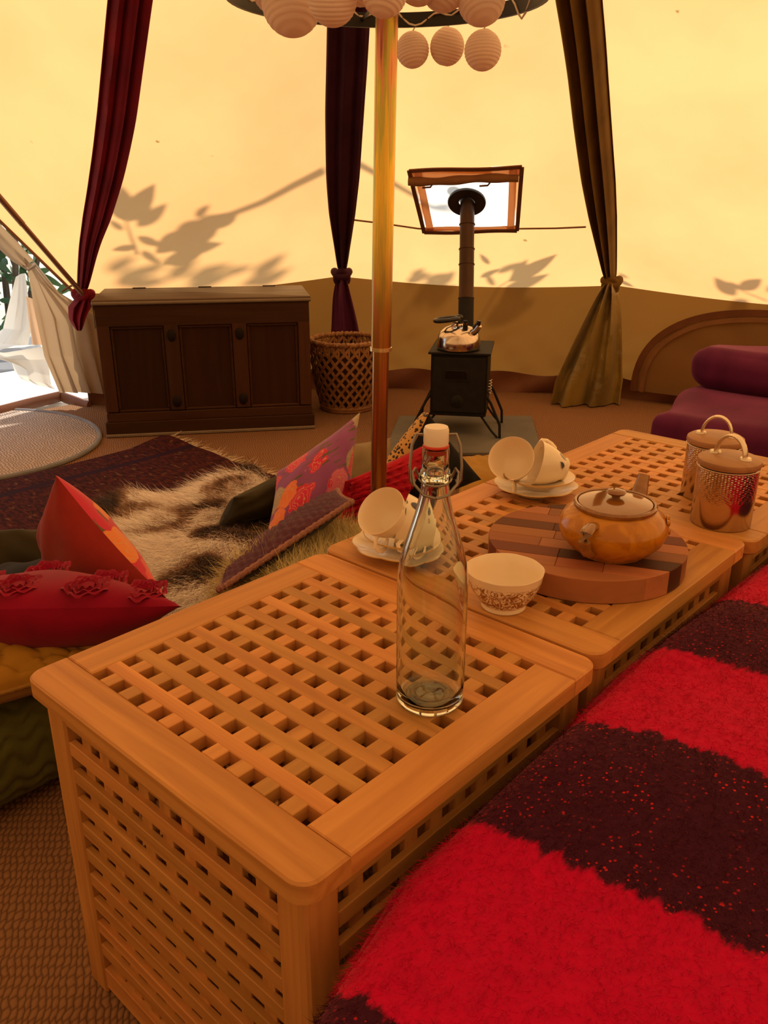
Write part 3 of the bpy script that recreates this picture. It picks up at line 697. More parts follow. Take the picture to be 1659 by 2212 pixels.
# ================================================================== SLATTED TABLES
WA, WB = (.44, .182, .044), (.68, .330, .092)
WX_, WY_, WZ_ = (m_wood('oiled_acacia_%s' % n, WA, WB, k, .46, spec=.25) for k, n in enumerate('xyz'))
def rrect(x0, x1, y0, y1, r, corners):
    """outline with selected rounded corners; corners order: (x0,y0),(x1,y0),(x1,y1),(x0,y1)"""
    out = []
    for k, (cx, cy, a0) in enumerate(((x0, y0, PI), (x1, y0, 1.5 * PI), (x1, y1, 0), (x0, y1, .5 * PI))):
        if not corners[k]: out.append((cx, cy)); continue
        sx = 1 if cx == x0 else -1; sy = 1 if cy == y0 else -1
        for t in np.linspace(0, PI / 2, 7): out.append((cx + sx * r + r * math.cos(a0 + t), cy + sy * r + r * math.sin(a0 + t)))
    return out
PIT = .0406; H0 = .0673; HS = .0203
def make_table(label):
    t = thing('slatted_table', label, 'table', (0, 0, 0), 0, 'slatted side tables pushed together in a row')
    zt = .5; th = .026
    MB().prism(rrect(0, .5, 0, .0575, .022, (1, 1, 0, 0)), zt - th, zt, .0025).build('end_board', WX_, t, sharp=30)
    MB().prism(rrect(0, .5, .4425, .5, .022, (0, 0, 1, 1)), zt - th, zt, .0025).build('end_board', WX_, t, sharp=30)
    for x0 in (0.0005, .442): MB().prism(rrect(x0, x0 + .0575, .0578, .4422, 0, (0, 0, 0, 0)), zt - th, zt - .0003, .0018).build('side_board', WY_, t, sharp=30)
    sl = PIT - HS; L = .3845
    msx = MB().box((0, 0, 0), (L + .002, sl, .022), .0012).mesh('slat', sharp=30); msy = MB().box((0, 0, 0), (sl, L + .002, .016), .0008).mesh('slat', sharp=30)
    for k in range(9):
        y = H0 + PIT / 2 + PIT * k
        o = link('slat', msx, WX_, t); o.location = (.25, y, zt - .0114)
        o = link('cross_slat', msy, WY_, t); o.location = (y, .25, zt - .0009 - .008)
    leg = MB().box((0, 0, .237), (.042, .042, .474), .003).mesh('leg', sharp=30)
    for x in (.036, .464):
        for y in (.036, .464): o = link('leg', leg, WZ_, t); o.location = (x, y, 0)
    # four lattice sides: horizontal slats outside, upright slats set back
    W_ = .386; zb = .0435; ztp = .4455; ph = (ztp - zb + HS) / 10.4
    rail = MB().box((0, 0, 0), (W_, .018, .026), .0012).mesh('rail', sharp=30); rail2 = MB().box((0, 0, 0), (W_, .018, .036), .0012).mesh('rail', sharp=30)
    hs = MB().box((0, 0, 0), (W_, .009, sl), .001).mesh('side_slat', sharp=30); vs = MB().box((0, 0, 0), (sl, .008, ztp - zb), .0008).mesh('upright_slat', sharp=30)
    for k, (cx, cy, rz) in enumerate(((.25, .024, 0), (.476, .25, PI / 2), (.25, .476, PI), (.024, .25, -PI / 2))):
        M_ = Matrix.Translation((cx, cy, 0)) @ Matrix.Rotation(rz, 4, 'Z')
        def put(nm, me, m, loc):
            o = link(nm, me, m, t); o.matrix_local = M_ @ Matrix.Translation(loc)
        put('rail', rail, WX_, (0, .002, .4575)); put('rail', rail2, WX_, (0, .002, .030))
        for q in range(9):
            z = .4315 - PIT * (q + .5) * 1.01; put('side_slat', hs, WX_, (0, -.002, z))
            put('upright_slat', vs, WZ_, (-.1825 + PIT / 2 + PIT * q, .0042, (zb + ztp) / 2))
    return t
tb = make_table('slatted wooden table nearest the camera with the glass bottle')
t2 = copy_tree(tb); t2.location = (-.004, .503, 0); t2.scale = (1, 1, 1.006); t2['label'] = 'middle slatted wooden table carrying the round board'
t3 = copy_tree(tb); t3.location = (.004, 1.008, 0); t3['label'] = 'farthest slatted wooden table with the two metal canisters'

# ================================================================== WOODEN TRUNK
CW = (.066, .026, .010); CW2 = (.040, .015, .006)
CX, CZ_ = m_wood('dark_oak_x', CW, CW2, 0, .6, .6, .12), m_wood('dark_oak_z', CW, CW2, 2, .6, .6, .12)
CTOP = m_wood('worn_oak_top', (.15, .085, .044), (.10, .052, .025), 0, .45, .6)
CPAN = m_wood('dark_oak_panel', (.044, .016, .006), (.030, .010, .004), 2, .65, .6, .1)
TRIMG = m_plain('pale_worn_edge', (.20, .15, .10), .5, nscale=30)
b0 = W(237, 945); b1 = W(675, 925); ctr = (b0 + b1) / 2; TW = np.linalg.norm(b1 - b0); rz = math.atan2(b1[1] - b0[1], b1[0] - b0[0])
t = thing('wooden_trunk', 'dark panelled wooden trunk standing left of the wicker basket', 'trunk', ctr, rz)
D = .40; Hh = .60
MB().box((0, .004, .035), (TW + .02, .03, .07), .004).build('plinth_front', CX, t, sharp=30)
MB().box((0, D / 2 + .012, .0325), (TW + .008, D - .02, .065), .003).build('plinth', CX, t, sharp=30)
MB().box((0, -.013, .009), (TW + .024, .008, .014), .003).build('plinth_edge', TRIMG, t, sharp=30)
MB().box((0, D / 2 + .014, .32), (TW - .02, D - .03, .50), .002).build('carcass', CPAN, t, sharp=30)
yf = .004; bz, tz = .07, .575
MB().box((0, yf, tz - .045), (TW, .026, .09), .003).build('top_rail', CX, t, sharp=30)
MB().box((0, yf, bz + .02), (TW, .026, .04), .003).build('bottom_rail', CX, t, sharp=30)
sw = .052
for x in (-TW / 2 + sw / 2, TW / 2 - sw / 2, -.145, .145):
    MB().box((x, yf - .0005, (bz + tz) / 2 - .02), (sw if abs(x) > .2 else .062, .026, tz - bz - .128), .003).build('stile', CZ_, t, sharp=30)
KN = m_plain('dark_knob', (.012, .006, .004), .65, Specular_IOR_Level=.15)
for x in (-.145, .145):
    for z in (bz + .085, tz - .13):
        MB().lathe([(0, 0), (.017, 0), (.019, .004), (.014, .009), (.008, .012), (0, .013)], 20, (np.array([[1, 0, 0], [0, 0, -1], [0, 1.4, 0]]), A3(x, yf - .013, z))).build('boss', KN, t)
xs = [(-TW / 2 + sw, -.145 - .031), (-.145 + .031, .145 - .031), (.145 + .031, TW / 2 - sw)]
for x0, x1 in xs:
    z0, z1 = bz + .04, tz - .09
    MB().box(((x0 + x1) / 2, yf + .010, (z0 + z1) / 2), (x1 - x0 - .004, .008, z1 - z0 - .004), .002).build('panel', CPAN, t, sharp=30)
    for (cx, cz, dx, dz) in (((x0 + x1) / 2, z1 - .006, x1 - x0, .012), ((x0 + x1) / 2, z0 + .006, x1 - x0, .012), (x0 + .006, (z0 + z1) / 2, .012, z1 - z0 - .024), (x1 - .006, (z0 + z1) / 2, .012, z1 - z0 - .024)):
        MB().box((cx, yf + .002, cz), (dx, .014, dz), .004).build('moulding', CX, t, sharp=30)
for sx in (-1, 1): MB().box((sx * (TW / 2 - .012), D / 2 + .012, (bz + tz) / 2), (.022, D - .02, tz - bz), .003).build('side', CZ_, t, sharp=30)
MB().prism(rrect(-TW / 2 - .008, TW / 2 + .008, -.018, D + .01, .006, (1, 1, 1, 1)), tz, Hh, .006, 2).build('lid', CTOP, t, sharp=30)
MB().box((0, -.018, tz + .010), (TW + .018, .008, .012), .003).build('lid_edge', TRIMG, t, sharp=30)
for x in (-.3, 0, .3): MB().box((x, D - .005, Hh + .0015), (.06, .02, .003), .001).build('hinge', KN, t)
MB().box((-TW / 2 - .006, .0, .53), (.004, .018, .10), .001).build('edge_strip', TRIMG, t)

# ================================================================== WICKER BASKET
CANE = m_plain('golden_cane', (.38, .175, .055), .55, nscale=25, col2=(.22, .09, .03), bscale=90, bstr=.3)
bc = W(750, 885); bc = bc + A3(-.03, .03, 0)
t = thing('wicker_basket', 'open lattice wicker basket beside the trunk behind the pole', 'basket', bc)
BH = .36
def brad(z): s = z / BH; return .125 + .045 * math.sin(min(1, s * 1.25) * PI / 2) + .004 * s
NS = 22
for dr in (1, -1):
    pts = []; nrm = []
    for k in range(19):
        s = k / 18; z = .025 + (BH - .055) * s; a = dr * s * 1.55; r = brad(z) + .0025 * dr + .0025 * math.sin(k * PI / 18 * 12)
        pts.append(A3(r * math.cos(a), r * math.sin(a), z)); nrm.append(A3(math.cos(a), math.sin(a), 0))
    me = MB().tube(pts, 1, 4, flat=(.0028, .0062), up=np.array(nrm)).mesh('cane_strip', sharp=30)
    for k in range(NS): o = link('cane_strip', me, CANE, t); o.rotation_euler = (0, 0, 2 * PI * k / NS + (.05 if dr > 0 else 0))
wr = [A3((brad(BH) + .003 * math.cos(k * 2.2)) * math.cos(2 * PI * k / 140), (brad(BH) + .003 * math.cos(k * 2.2)) * math.sin(2 * PI * k / 140), BH - .018 + .003 * math.sin(k * 2.2)) for k in range(140)]
MB().tube(wr, [.011 + .002 * (k % 2) for k in range(140)], 8, closed=True).build('rim', CANE, t)
up = MB().box((0, 0, BH - .05), (.006, .009, .05), .001).mesh('upright_cane')
for k in range(44): a = 2 * PI * k / 44; o = link('upright_cane', up, CANE, t); o.location = (brad(BH - .04) * math.cos(a), brad(BH - .04) * math.sin(a), 0); o.rotation_euler = (0, 0, a)
for z in (.010, .022): MB().tube([A3(brad(z) * math.cos(a), brad(z) * math.sin(a), z) for a in np.linspace(0, 2 * PI, 40, endpoint=False)], .010, 8, closed=True).build('base_band', CANE, t)
MB().lathe([(0, .004), (.12, .004), (.12, .010), (0, .010)], 30).build('base', CANE, t)
BSHADE = m_cloth('basket_inner_shade', (.09, .04, .02))  # dark sheet standing in for the shade inside the basket
MB().lathe([(.10, .02), (brad(.1) - .02, .1), (brad(.3) - .02, .30), (brad(.3) - .025, .30), (brad(.1) - .026, .1), (.095, .025)], 30).build('inner_shade', BSHADE, t)

# ================================================================== STOVE, KETTLE, HEARTH
IRON = m_plain('matt_black_iron', (.010, .008, .006), .62, .0, Specular_IOR_Level=.18, nscale=30, col2=(.016, .013, .010), bscale=60, bstr=.2)
IRON2 = m_plain('dark_flue_steel', (.035, .022, .014), .38, .75, nscale=6, col2=(.075, .035, .018))
SLATE = m_plain('grey_hearth_slate', (.10, .095, .085), .6, nscale=7, col2=(.15, .135, .11), bscale=25, bstr=.3)
hc = [W(862, 905), W(1148, 905), W(1172, 985), W(828, 985)]; hcen = sum(hc) / 4
o = MB().prism([tuple((p - hcen)[:2]) for p in hc][::-1], 0.0, .016, .003).build('hearth_slab', SLATE, None, smooth=False); o.location = Vector(hcen + A3(0, 0, .001)); tag(o, 'dark grey stone slab under the stove', 'hearth slab')
# stove: front feet at W(905,938) and W(1082,945)
fL, fR = W(893, 935, .017), W(1083, 944, .017); fc = (fL + fR) / 2; srz = math.atan2(fR[1] - fL[1], fR[0] - fL[0])
SD = .30; SWd = .245; sb, st = .105, .375
sc0 = A3(*fc) + A3(-math.sin(srz), math.cos(srz), 0) * .12
t = thing('wood_stove', 'small black box stove with a tall flue pipe', 'stove', A3(sc0[0], sc0[1], .017), srz)
ux = A3(math.cos(srz), math.sin(srz), 0)
dz = -.017
MB().box((0, .02, (sb + st) / 2 + dz), (SWd, SD, st - sb), .004).build('body', IRON, t, sharp=30)
MB().box((0, .02, st + .005 + dz), (SWd + .022, SD + .03, .010), .002).build('top_plate', IRON, t, sharp=30)
dr_ = MB().box((0, .02 - SD / 2 - .006, (sb + st) / 2 + .004 + dz), (SWd - .018, .012, st - sb - .03), .003).build('door', IRON, t, sharp=30)
GL = m_plain('dark_stove_glass', (.004, .003, .002), .12)
MB().box((-.012, .02 - SD / 2 - .0135, .29 + dz), (.095, .004, .038), .001).build('window', GL, dr_)
MB().box((-.012, .02 - SD / 2 - .013, .29 + dz), (.112, .003, .056), .001).build('window_frame', IRON, dr_)
MB().lathe([(0, .0), (.026, 0), (.028, .004), (.02, .008), (.006, .010), (.006, .018), (0, .019)], 20, (np.array([[1, 0, 0], [0, 0, -1], [0, 1, 0]]), A3(-.002, .02 - SD / 2 - .012, .175 + dz))).build('air_vent', IRON, dr_)
CHR = m_plain('chrome_coil', (.6, .5, .42), .25, .95)
MB().tube([A3(SWd / 2 + .012 + .008 * math.cos(k * 1.1), -SD / 2 + .02 + .008 * math.sin(k * 1.1), .21 + .0022 * k + dz) for k in range(30)], .002, 6).build('door_handle', CHR, dr_)
for s in (-1, 1):
    for yy in (-SD / 2 + .04, SD / 2 - .0):
        x0 = SWd / 2 - .01
        MB().tube([A3(s * (x0 + .005), yy, .20 + dz), A3(s * (x0 + .03), yy - .01, .165 + dz), A3(s * .185, yy - .025, .075 + dz), A3(s * .188, yy - .03, .017 + dz)], .006, 8).build('leg', IRON, t)
        MB().tube([A3(s * x0 * .9, yy, sb + dz), A3(s * .150, yy - .02, .045 + dz), A3(s * .178, yy - .03, .018 + dz)], .005, 8).build('leg_brace', IRON, t)
ft = roof_plane_pt(1010, 412, (107, 137)); fb = A3(sc0[0], sc0[1], 0) + A3(-math.sin(srz), math.cos(srz), 0) * .07
fb_l = A3(0.01, .07, st + .01 + dz); d = ft - A3(sc0[0], sc0[1], .017); ft_l = A3(d @ ux, d @ A3(-math.sin(srz), math.cos(srz), 0), d[2])
for k, (a, b, r) in enumerate(((-.005, .30, .0345), (.295, .62, .0335), (.615, 1.35, .0325))):
    MB().tube([lerp(fb_l, ft_l, a), lerp(fb_l, ft_l, b)], r, 28).build('flue_section', IRON2 if k else IRON, t)
for s in (.30, .52, .62, .78): MB().tube([lerp(fb_l, ft_l, s - .003), lerp(fb_l, ft_l, s + .003)], .0362, 28).build('flue_joint', IRON2, t)
SIL = m_plain('flue_flange_rubber', (.018, .014, .012), .45)
Rf = np.stack([FX, FY, np.cross(FX, FY)], 1)
fcol = roof_plane_pt(1010, 416, (107, 137)) + FN * .055
MB().lathe([(.036, -.004), (.055, -.010), (.060, -.006), (.084, -.006), (.086, .0), (.084, .006), (.05, .006), (.036, .004)], 36, (Rf, fcol)).build('flue_collar', SIL, fw)
for k in range(10):
    a = 2 * PI * k / 10; MB().lathe([(0, -.003), (.004, -.003), (.004, .003), (0, .003)], 8, (Rf, fcol + Rf @ A3(.075 * math.cos(a), .075 * math.sin(a), -.007) + FN * .004)).build('collar_bolt', CHR, fw)

STEEL = m_plain('polished_steel', (.62, .53, .45), .16, 1.0)
kz = st + .0105
kp = A3(sc0[0], sc0[1], 0) + ux * (-.012) + A3(-math.sin(srz), math.cos(srz), 0) * (-.055)
t = thing('kettle', 'steel kettle with black handle on the stove top', 'kettle', A3(kp[0], kp[1], kz + .0005), srz)
MB().lathe([(0, 0), (.085, 0), (.093, .004), (.095, .012), (.0945, .035), (.090, .058), (.078, .078), (.058, .094), (.036, .102), (.036, .104), (0, .106)], 40).build('body', STEEL, t)
MB().lathe([(0, .105), (.034, .105), (.030, .112), (.012, .117), (0, .118)], 28).build('lid', STEEL, t)
BAK = m_plain('black_bakelite', (.008, .007, .006), .35)
MB().lathe([(0, .116), (.006, .116), (.006, .124), (.014, .128), (.016, .137), (.011, .146), (0, .149)], 20).build('lid_knob', BAK, t)
MB().tube([A3(.055, -.035, .072), A3(.078, -.05, .092), A3(.09, -.058, .112)], [.017, .014, .012], 16).build('spout', STEEL, t)
MB().tube([A3(.07, -.046, .098), A3(.085, -.056, .118), A3(.088, -.058, .132)], [.012, .011, .008], 12).build('whistle', BAK, t)
MB().tube([A3(-.052 + .050 * math.cos(a), -.02 + .038 * math.sin(a), .128 + .006 * math.cos(a)) for a in np.linspace(0, 2 * PI, 24, endpoint=False)], .0095, 12, closed=True).build('handle', BAK, t)
for s in (-.018, .018): MB().tube([A3(-.03, s, .098), A3(-.018, s - .01, .125)], .004, 8).build('handle_bracket', STEEL, t)
MB().lathe([(0, 0), (.008, 0), (.008, .004), (0, .005)], 14, (np.array([[1, 0, 0], [0, 0, -1], [0, 1, 0]]), A3(.03, -.055, .118))).build('trigger', STEEL, t)
MB().tube([A3(.03, -.045, .085), A3(.03, -.052, .13)], [.012, .010], 12).build('trigger_mount', BAK, t)

# ================================================================== THINGS ON THE TABLES
RIGHT, UPV, TOC = RC[0], -RC[1], -RC[2]
def axes_to(n, ref=A3(0, 0, 1)):
    n = unit(n); x = unit(np.cross(ref, n) if abs(n @ ref) < .98 else A3(1, 0, 0)); y = np.cross(n, x); return np.stack([x, y, n], 1)
ZT = .5
# ---- swing-top bottle
GLASS = NT('clear_bottle_glass')
_g = GLASS.n('ShaderNodeBsdfGlass'); _g.inputs['Color'].default_value = (.94, .97, .955, 1); _g.inputs['Roughness'].default_value = 0.0; _g.inputs['IOR'].default_value = 1.48
GLASS.t.links.new(_g.outputs[0], GLASS.out.inputs[0]); GLASS = GLASS.m
bp = W(928, 1512, ZT)
t = thing('glass_bottle', 'clear glass swing top bottle standing on the nearest table', 'bottle', A3(bp[0], bp[1], ZT + .0006))
outer = [(0, .003), (.030, .0), (.036, .002), (.0385, .007), (.0388, .03), (.0388, .150), (.0382, .162), (.0362, .176), (.0315, .194), (.0255, .213), (.0205, .230), (.0165, .248), (.0145, .262), (.0138, .272), (.0155, .2735), (.0158, .278), (.0140, .280), (.0135, .290), (.0142, .298), (.0138, .302)]
inner = [(.0095, .302), (.0095, .280), (.0105, .262), (.0125, .248), (.0170, .229), (.0222, .212), (.0282, .193), (.0330, .176), (.0352, .162), (.0358, .150), (.0358, .03), (.0350, .013), (.030, .0085), (.012, .012), (0, .0135)]
MB().lathe(outer + inner, 64).build('glass_body', GLASS, t, sharp=60)
CER = m_plain('white_ceramic', (.84, .74, .60), .35); RUB = m_plain('red_rubber', (.62, .05, .02), .5); WIR = m_plain('grey_wire', (.28, .24, .20), .35, .85)
MB().lathe([(0, .306), (.0125, .306), (.0130, .309), (.0130, .3215), (.0118, .3245), (.0, .3252)], 36).build('stopper_cap', CER, t)
MB().lathe([(0, .3), (.0092, .296), (.0095, .303), (.0132, .3032), (.0136, .3048), (.0128, .306), (0, .306)], 36).build('rubber_seal', RUB, t)
_s = axes_to(A3(0, 0, 1)); bx_ = unit(RIGHT * A3(1, 1, 0)); by_ = A3(-bx_[1], bx_[0], 0)
def bl(x, y, z): return bx_ * x + by_ * y + A3(0, 0, z)
MB().tube([bl(.0168 * math.cos(a), .0168 * math.sin(a), .270 + .004 * math.sin(a)) for a in np.linspace(0, 2 * PI, 32, endpoint=False)], .0012, 8, closed=True).build('neck_wire', WIR, t)
for s in (-1, 1):
    MB().tube([bl(s * .0135, 0, .316), bl(s * .020, -.001, .317), bl(s * .0245, -.003, .306), bl(s * .0265, -.006, .285), bl(s * .026, -.008, .270), bl(s * .023, -.008, .264), bl(s * .021, -.006, .270)], .0016, 8).build('bail_arm', WIR, t)
    MB().tube([bl(s * .0168, 0, .270), bl(s * .021, -.003, .281), bl(s * .024, -.006, .277), bl(s * .022, -.010, .266), bl(s * .012, -.019, .257), bl(0, -.0225, .255)], .0016, 8).build('lever_wire', WIR, t)

# ---- round end-grain board
bdc = A3(.333, .751, ZT + .003)
t = thing('chopping_board', 'round thick wooden board of glued blocks under the teapot', 'board', bdc + A3(0, 0, .0005), math.radians(24))
tones = [(.36, .125, .05), (.22, .068, .028), (.10, .030, .014), (.45, .17, .07), (.29, .10, .038), (.16, .05, .022)]
BWM = [m_wood('board_wood_%s' % n, tuple(x * .80 for x in c_), c_, 0, .55, 1.0, .15) for n, c_ in zip('abcdef', tones)]
def clip(poly, a, b, c_):   # keep a*x+b*y<=c
    out = []
    for k in range(len(poly)):
        p, q = poly[k], poly[(k + 1) % len(poly)]; dp_, dq = a * p[0] + b * p[1] - c_, a * q[0] + b * q[1] - c_
        if dp_ <= 0: out.append(p)
        if dp_ * dq < 0: s = dp_ / (dp_ - dq); out.append((p[0] + s * (q[0] - p[0]), p[1] + s * (q[1] - p[1])))
    return out
BR = .151; circ = [(BR * math.cos(a), BR * math.sin(a)) for a in np.linspace(0, 2 * PI, 96, endpoint=False)]
ycuts = np.linspace(-BR, BR, 10)
for r in range(9):
    xc = sorted([-BR - .01, BR + .01] + [float(x) for x in (rng.uniform(-.09, -.02), rng.uniform(.02, .1))][: 1 + r % 2 + (r == 4)])
    for k in range(len(xc) - 1):
        g = .0002; pl = clip(clip(clip(clip(circ, 0, -1, -(ycuts[r] + g)), 0, 1, ycuts[r + 1] - g), -1, 0, -(xc[k] + g)), 1, 0, xc[k + 1] - g)
        if len(pl) < 3: continue
        MB().prism(pl, 0.0, .036, .0008).build('wood_block', BWM[(r * 2 + k * 3 + (r * r) % 3) % 6], t, sharp=30)

# ---- amber teapot
AMB = NT('amber_glaze')
_co = AMB.coord(); _z = AMB.sep(_co)[2]
_w = AMB.noise(AMB.coord('Object', (1, 1, 1)), 16, 3, 2.5)
_c = AMB.mix(AMB.ramp(_w, [(.4, (0, 0, 0)), (.56, (1, 1, 1))]), (.54, .215, .008), (.42, .15, .005))
AMB = AMB.pbr(_c, .24, 0, None, Coat_Weight=.25, Coat_Roughness=.06, Specular_IOR_Level=.35)
AMBD = m_plain('dark_amber_glaze', (.20, .075, .012), .15, nscale=60, col2=(.34, .15, .03), Coat_Weight=.5)
AMBL = m_plain('brown_glaze_lid', (.26, .10, .016), .12, nscale=12, col2=(.20, .07, .012), Coat_Weight=.6)
tp = W(1318, 1190, ZT + .039)
tdir = unit(RIGHT * A3(1, 1, 0) * .62 + FWD * .78)     # spout direction
t = thing('teapot', 'squat amber glazed teapot on the round wooden board', 'teapot', A3(tp[0], tp[1], ZT + .0402), math.atan2(tdir[1], tdir[0]))
MB().lathe([(0, .002), (.047, .002), (.050, 0), (.052, .003), (.062, .010), (.074, .023), (.0795, .038), (.079, .048), (.072, .060), (.062, .068), (.0575, .071)], 64, mod=lambda a, r, z: (r * (1 + .004 * math.cos(16 * a + 60 * z)), z)).build('body', AMB, t)
MB().lathe([(.0575, .070), (.0600, .072), (.0605, .076), (.0585, .079), (.0555, .078), (.0545, .072), (.0530, .070)], 64).build('rim', AMBD, t)
ld = MB().lathe([(.0545, .0745), (.0535, .0775), (.046, .0795), (.030, .0825), (.012, .0845), (0, .085)], 56).build('lid', AMBL, t)
MB().lathe([(.006, .084), (.0065, .088), (.0125, .0905), (.0145, .0935), (.0120, .0965), (.004, .098), (0, .0985)], 28).build('knob', AMBL, ld)
MB().tube([A3(.062, 0, .034), A3(.078, 0, .046), A3(.090, 0, .062), A3(.098, 0, .082), A3(.103, 0, .093)], [.020, .0165, .013, .010, .0088], 20).build('spout', AMBD, t)
hp = [A3(-.066, 0, .060), A3(-.082, 0, .063), A3(-.094, 0, .058), A3(-.097, 0, .046), A3(-.092, 0, .034), A3(-.084, 0, .024), A3(-.074, 0, .020)]
MB().tube(hp, 1, 10, flat=(.0062, .0095), up=A3(0, 1, 0)[[1, 0, 2]] * 0 + A3(.2, 0, 1)).build('handle', AMBD, t)
for a in (-1.15,):     # small moulded leaf reliefs
    R = axes_to(A3(math.cos(a), math.sin(a), .15))
    for k in range(5):
        b = k * 2 * PI / 5; MB().lathe([(0, -.002), (.006, -.001), (.004, .003), (0, .004)], 10, (R, A3(.077 * math.cos(a), .077 * math.sin(a), .048) + R @ A3(.009 * math.cos(b), .011 * math.sin(b), 0))).build('relief_petal', AMB, t)

# ---- china: plates, saucers, cups, bowl
CHINA = m_plain('cream_bone_china', (.88, .73, .53), .3, nscale=8, namt=.04, Coat_Weight=.3)
GOLD = m_plain('gold_rim', (.55, .30, .06), .3, .8)
def m_print(name, stem):
    t = NT(name); co = t.coord('Object', (1, 1, 1)); v = t.n('ShaderNodeTexVoronoi'); t.set(v.inputs['Vector'], t.coord('Object', (1.0, 1.0, .6))); v.inputs['Scale'].default_value = 38
    d = t.ramp(v.outputs['Distance'], [(.0, (1, 1, 1)), (.26, (1, 1, 1)), (.30, (0, 0, 0))])
    gate = t.ramp(t.noise(co, 17, 1), [(.47, (0, 0, 0)), (.50, (1, 1, 1))])
    hue = t.ramp(t.noise(co, 31, 1), [(.42, (.05, .05, .07)), (.52, (.16, .12, .05)), (.62, (.55, .33, .05))], 'CONSTANT')
    return t.pbr(t.mix(t.math('MULTIPLY', d, gate), (.82, .71, .52), hue), .22, 0, None, Coat_Weight=.3)
CUPP = m_print('leaf_printed_china', 0)
def m_toile(name):
    t = NT(name); co = t.coord(); z = t.sep(co)[2]
    n = t.noise(co, 55, 3, 3.0); e = t.vor(co, 70, 'DISTANCE_TO_EDGE')
    a = t.ramp(n, [(.44, (0, 0, 0)), (.475, (1, 1, 1)), (.54, (1, 1, 1)), (.57, (0, 0, 0))]); b = t.ramp(e, [(.03, (1, 1, 1)), (.07, (0, 0, 0))])
    m = t.math('MAXIMUM', a, t.math('MULTIPLY', b, .7))
    band = t.ramp(z, [(.008, (0, 0, 0)), (.0085, (1, 1, 1)), (.0455, (1, 1, 1)), (.0465, (0, 0, 0))])
    return t.pbr(t.mix(t.math('MULTIPLY', m, band), (.82, .70, .50), (.26, .10, .02)), .22, 0, None, Coat_Weight=.3)
def scallop(n, amp): return lambda a, r, z: (r * (1 + amp * (r / .07) ** 3 * abs(math.sin(n * a / 2)) - amp * .5), z)
PLATE = MB().lathe([(0, .003), (.040, .003), (.042, 0), (.044, .003), (.060, .010), (.0765, .0165), (.0775, .0175), (.0765, .0185), (.060, .0125), (.046, .006), (0, .0055)], 72, mod=scallop(8, .045)).mesh('dish')
PRIM = MB().tube([A3(*( (.0772 * (1 + .045 * abs(math.sin(4 * a)) * 1.33 - .0225) * math.cos(a)), (.0772 * (1 + .045 * abs(math.sin(4 * a)) * 1.33 - .0225) * math.sin(a)), .0178)) for a in np.linspace(0, 2 * PI, 96, endpoint=False)], .0009, 6, closed=True).mesh('gold_rim')
SAUC = MB().lathe([(0, .003), (.030, .003), (.032, 0), (.034, .003), (.050, .010), (.0665, .0185), (.0675, .0195), (.0663, .0203), (.049, .0125), (.030, .0065), (0, .006)], 64).mesh('dish')
SRIM = MB().tube([A3(.0671 * math.cos(a), .0671 * math.sin(a), .0199) for a in np.linspace(0, 2 * PI, 64, endpoint=False)], .0008, 6, closed=True).mesh('gold_rim')
def dishes(label_p, label_s, c, rz):
    t = thing('tea_plate', label_p, 'plate', A3(c[0], c[1], ZT + .0035), rz, 'plates under the cups'); link('dish', PLATE, CHINA, t); link('gold_rim', PRIM, GOLD, t)
    s = thing('saucer', label_s, 'saucer', A3(c[0], c[1], ZT + .0175) + RIGHT * A3(1, 1, 0) * .006, rz, 'saucers under the cups'); link('dish', SAUC, CHINA, s); link('gold_rim', SRIM, GOLD, s)
cprof_o = [(0, .003), (.019, .003), (.021, 0), (.0225, .002), (.0215, .006), (.0285, .016), (.0350, .030), (.0395, .044), (.0425, .0575)]
cprof_i = [(.0413, .0575), (.0380, .044), (.0335, .030), (.0270, .017), (.015, .009), (0, .0078)]
CUP_O = MB().lathe(cprof_o, 48).mesh('outside'); CUP_I = MB().lathe([(.0425, .0575), (.0422, .0582), (.0413, .0575)] + cprof_i[1:], 48).mesh('inside')
CUP_H = MB().tube([A3(.0385, 0, .047), A3(.050, 0, .051), A3(.059, 0, .046), A3(.0605, 0, .036), A3(.056, 0, .027), A3(.048, 0, .020), A3(.0405, 0, .020), A3(.032, 0, .0215)], 1, 8, flat=(.0022, .0038), up=A3(0, 1, 0)).mesh('handle')
def cup(label, rimc, n, roll, s=1.0):
    n = unit(n); R = axes_to(n); Rr = R @ np.array([[math.cos(roll), -math.sin(roll), 0], [math.sin(roll), math.cos(roll), 0], [0, 0, 1]])
    base = np.asarray(rimc) - n * .0575 * s
    t = thing('tea_cup', label, 'cup', base, 0, 'bone china tea cups tipped on their saucers')
    t.rotation_euler = Matrix(Rr.tolist()).to_euler(); t.scale = (s, s, s)
    link('outside', CUP_O, CUPP, t); link('inside', CUP_I, CHINA, t); link('handle', CUP_H, CHINA, t)
pl = W(868, 1195, ZT); prr = W(1156, 1066, ZT)
dishes('scalloped cream tea plate left of the bottle neck', 'cream saucer on the plate behind the bottle', pl, .3)
dishes('scalloped cream tea plate behind the round board', 'cream saucer on the plate behind the teapot', prr, .9)
cup('tipped cream cup facing the camera beside the bottle neck', WD(822, 1103, 1.30), TOC * .72 - RIGHT * .50 + UPV * .45, 1.9 + PI, .97)
cup('leaf printed cup on its side just behind the bottle neck', WD(868, 1121, 1.33), -RIGHT * .93 + UPV * .28 - TOC * .06, 2.6 + PI, .98)
cup('tipped cream cup facing the camera behind the round board', WD(1104, 990, 1.575), TOC * .86 - RIGHT * .30 + UPV * .25, 1.3 + PI + .5, 1.02)
cup('leaf printed cup on its side between the far cup and canisters', WD(1158, 999, 1.60), -RIGHT * .95 + UPV * .22 + TOC * .12, -.6 + PI, 1.02)
bwp = W(1087, 1313, ZT)
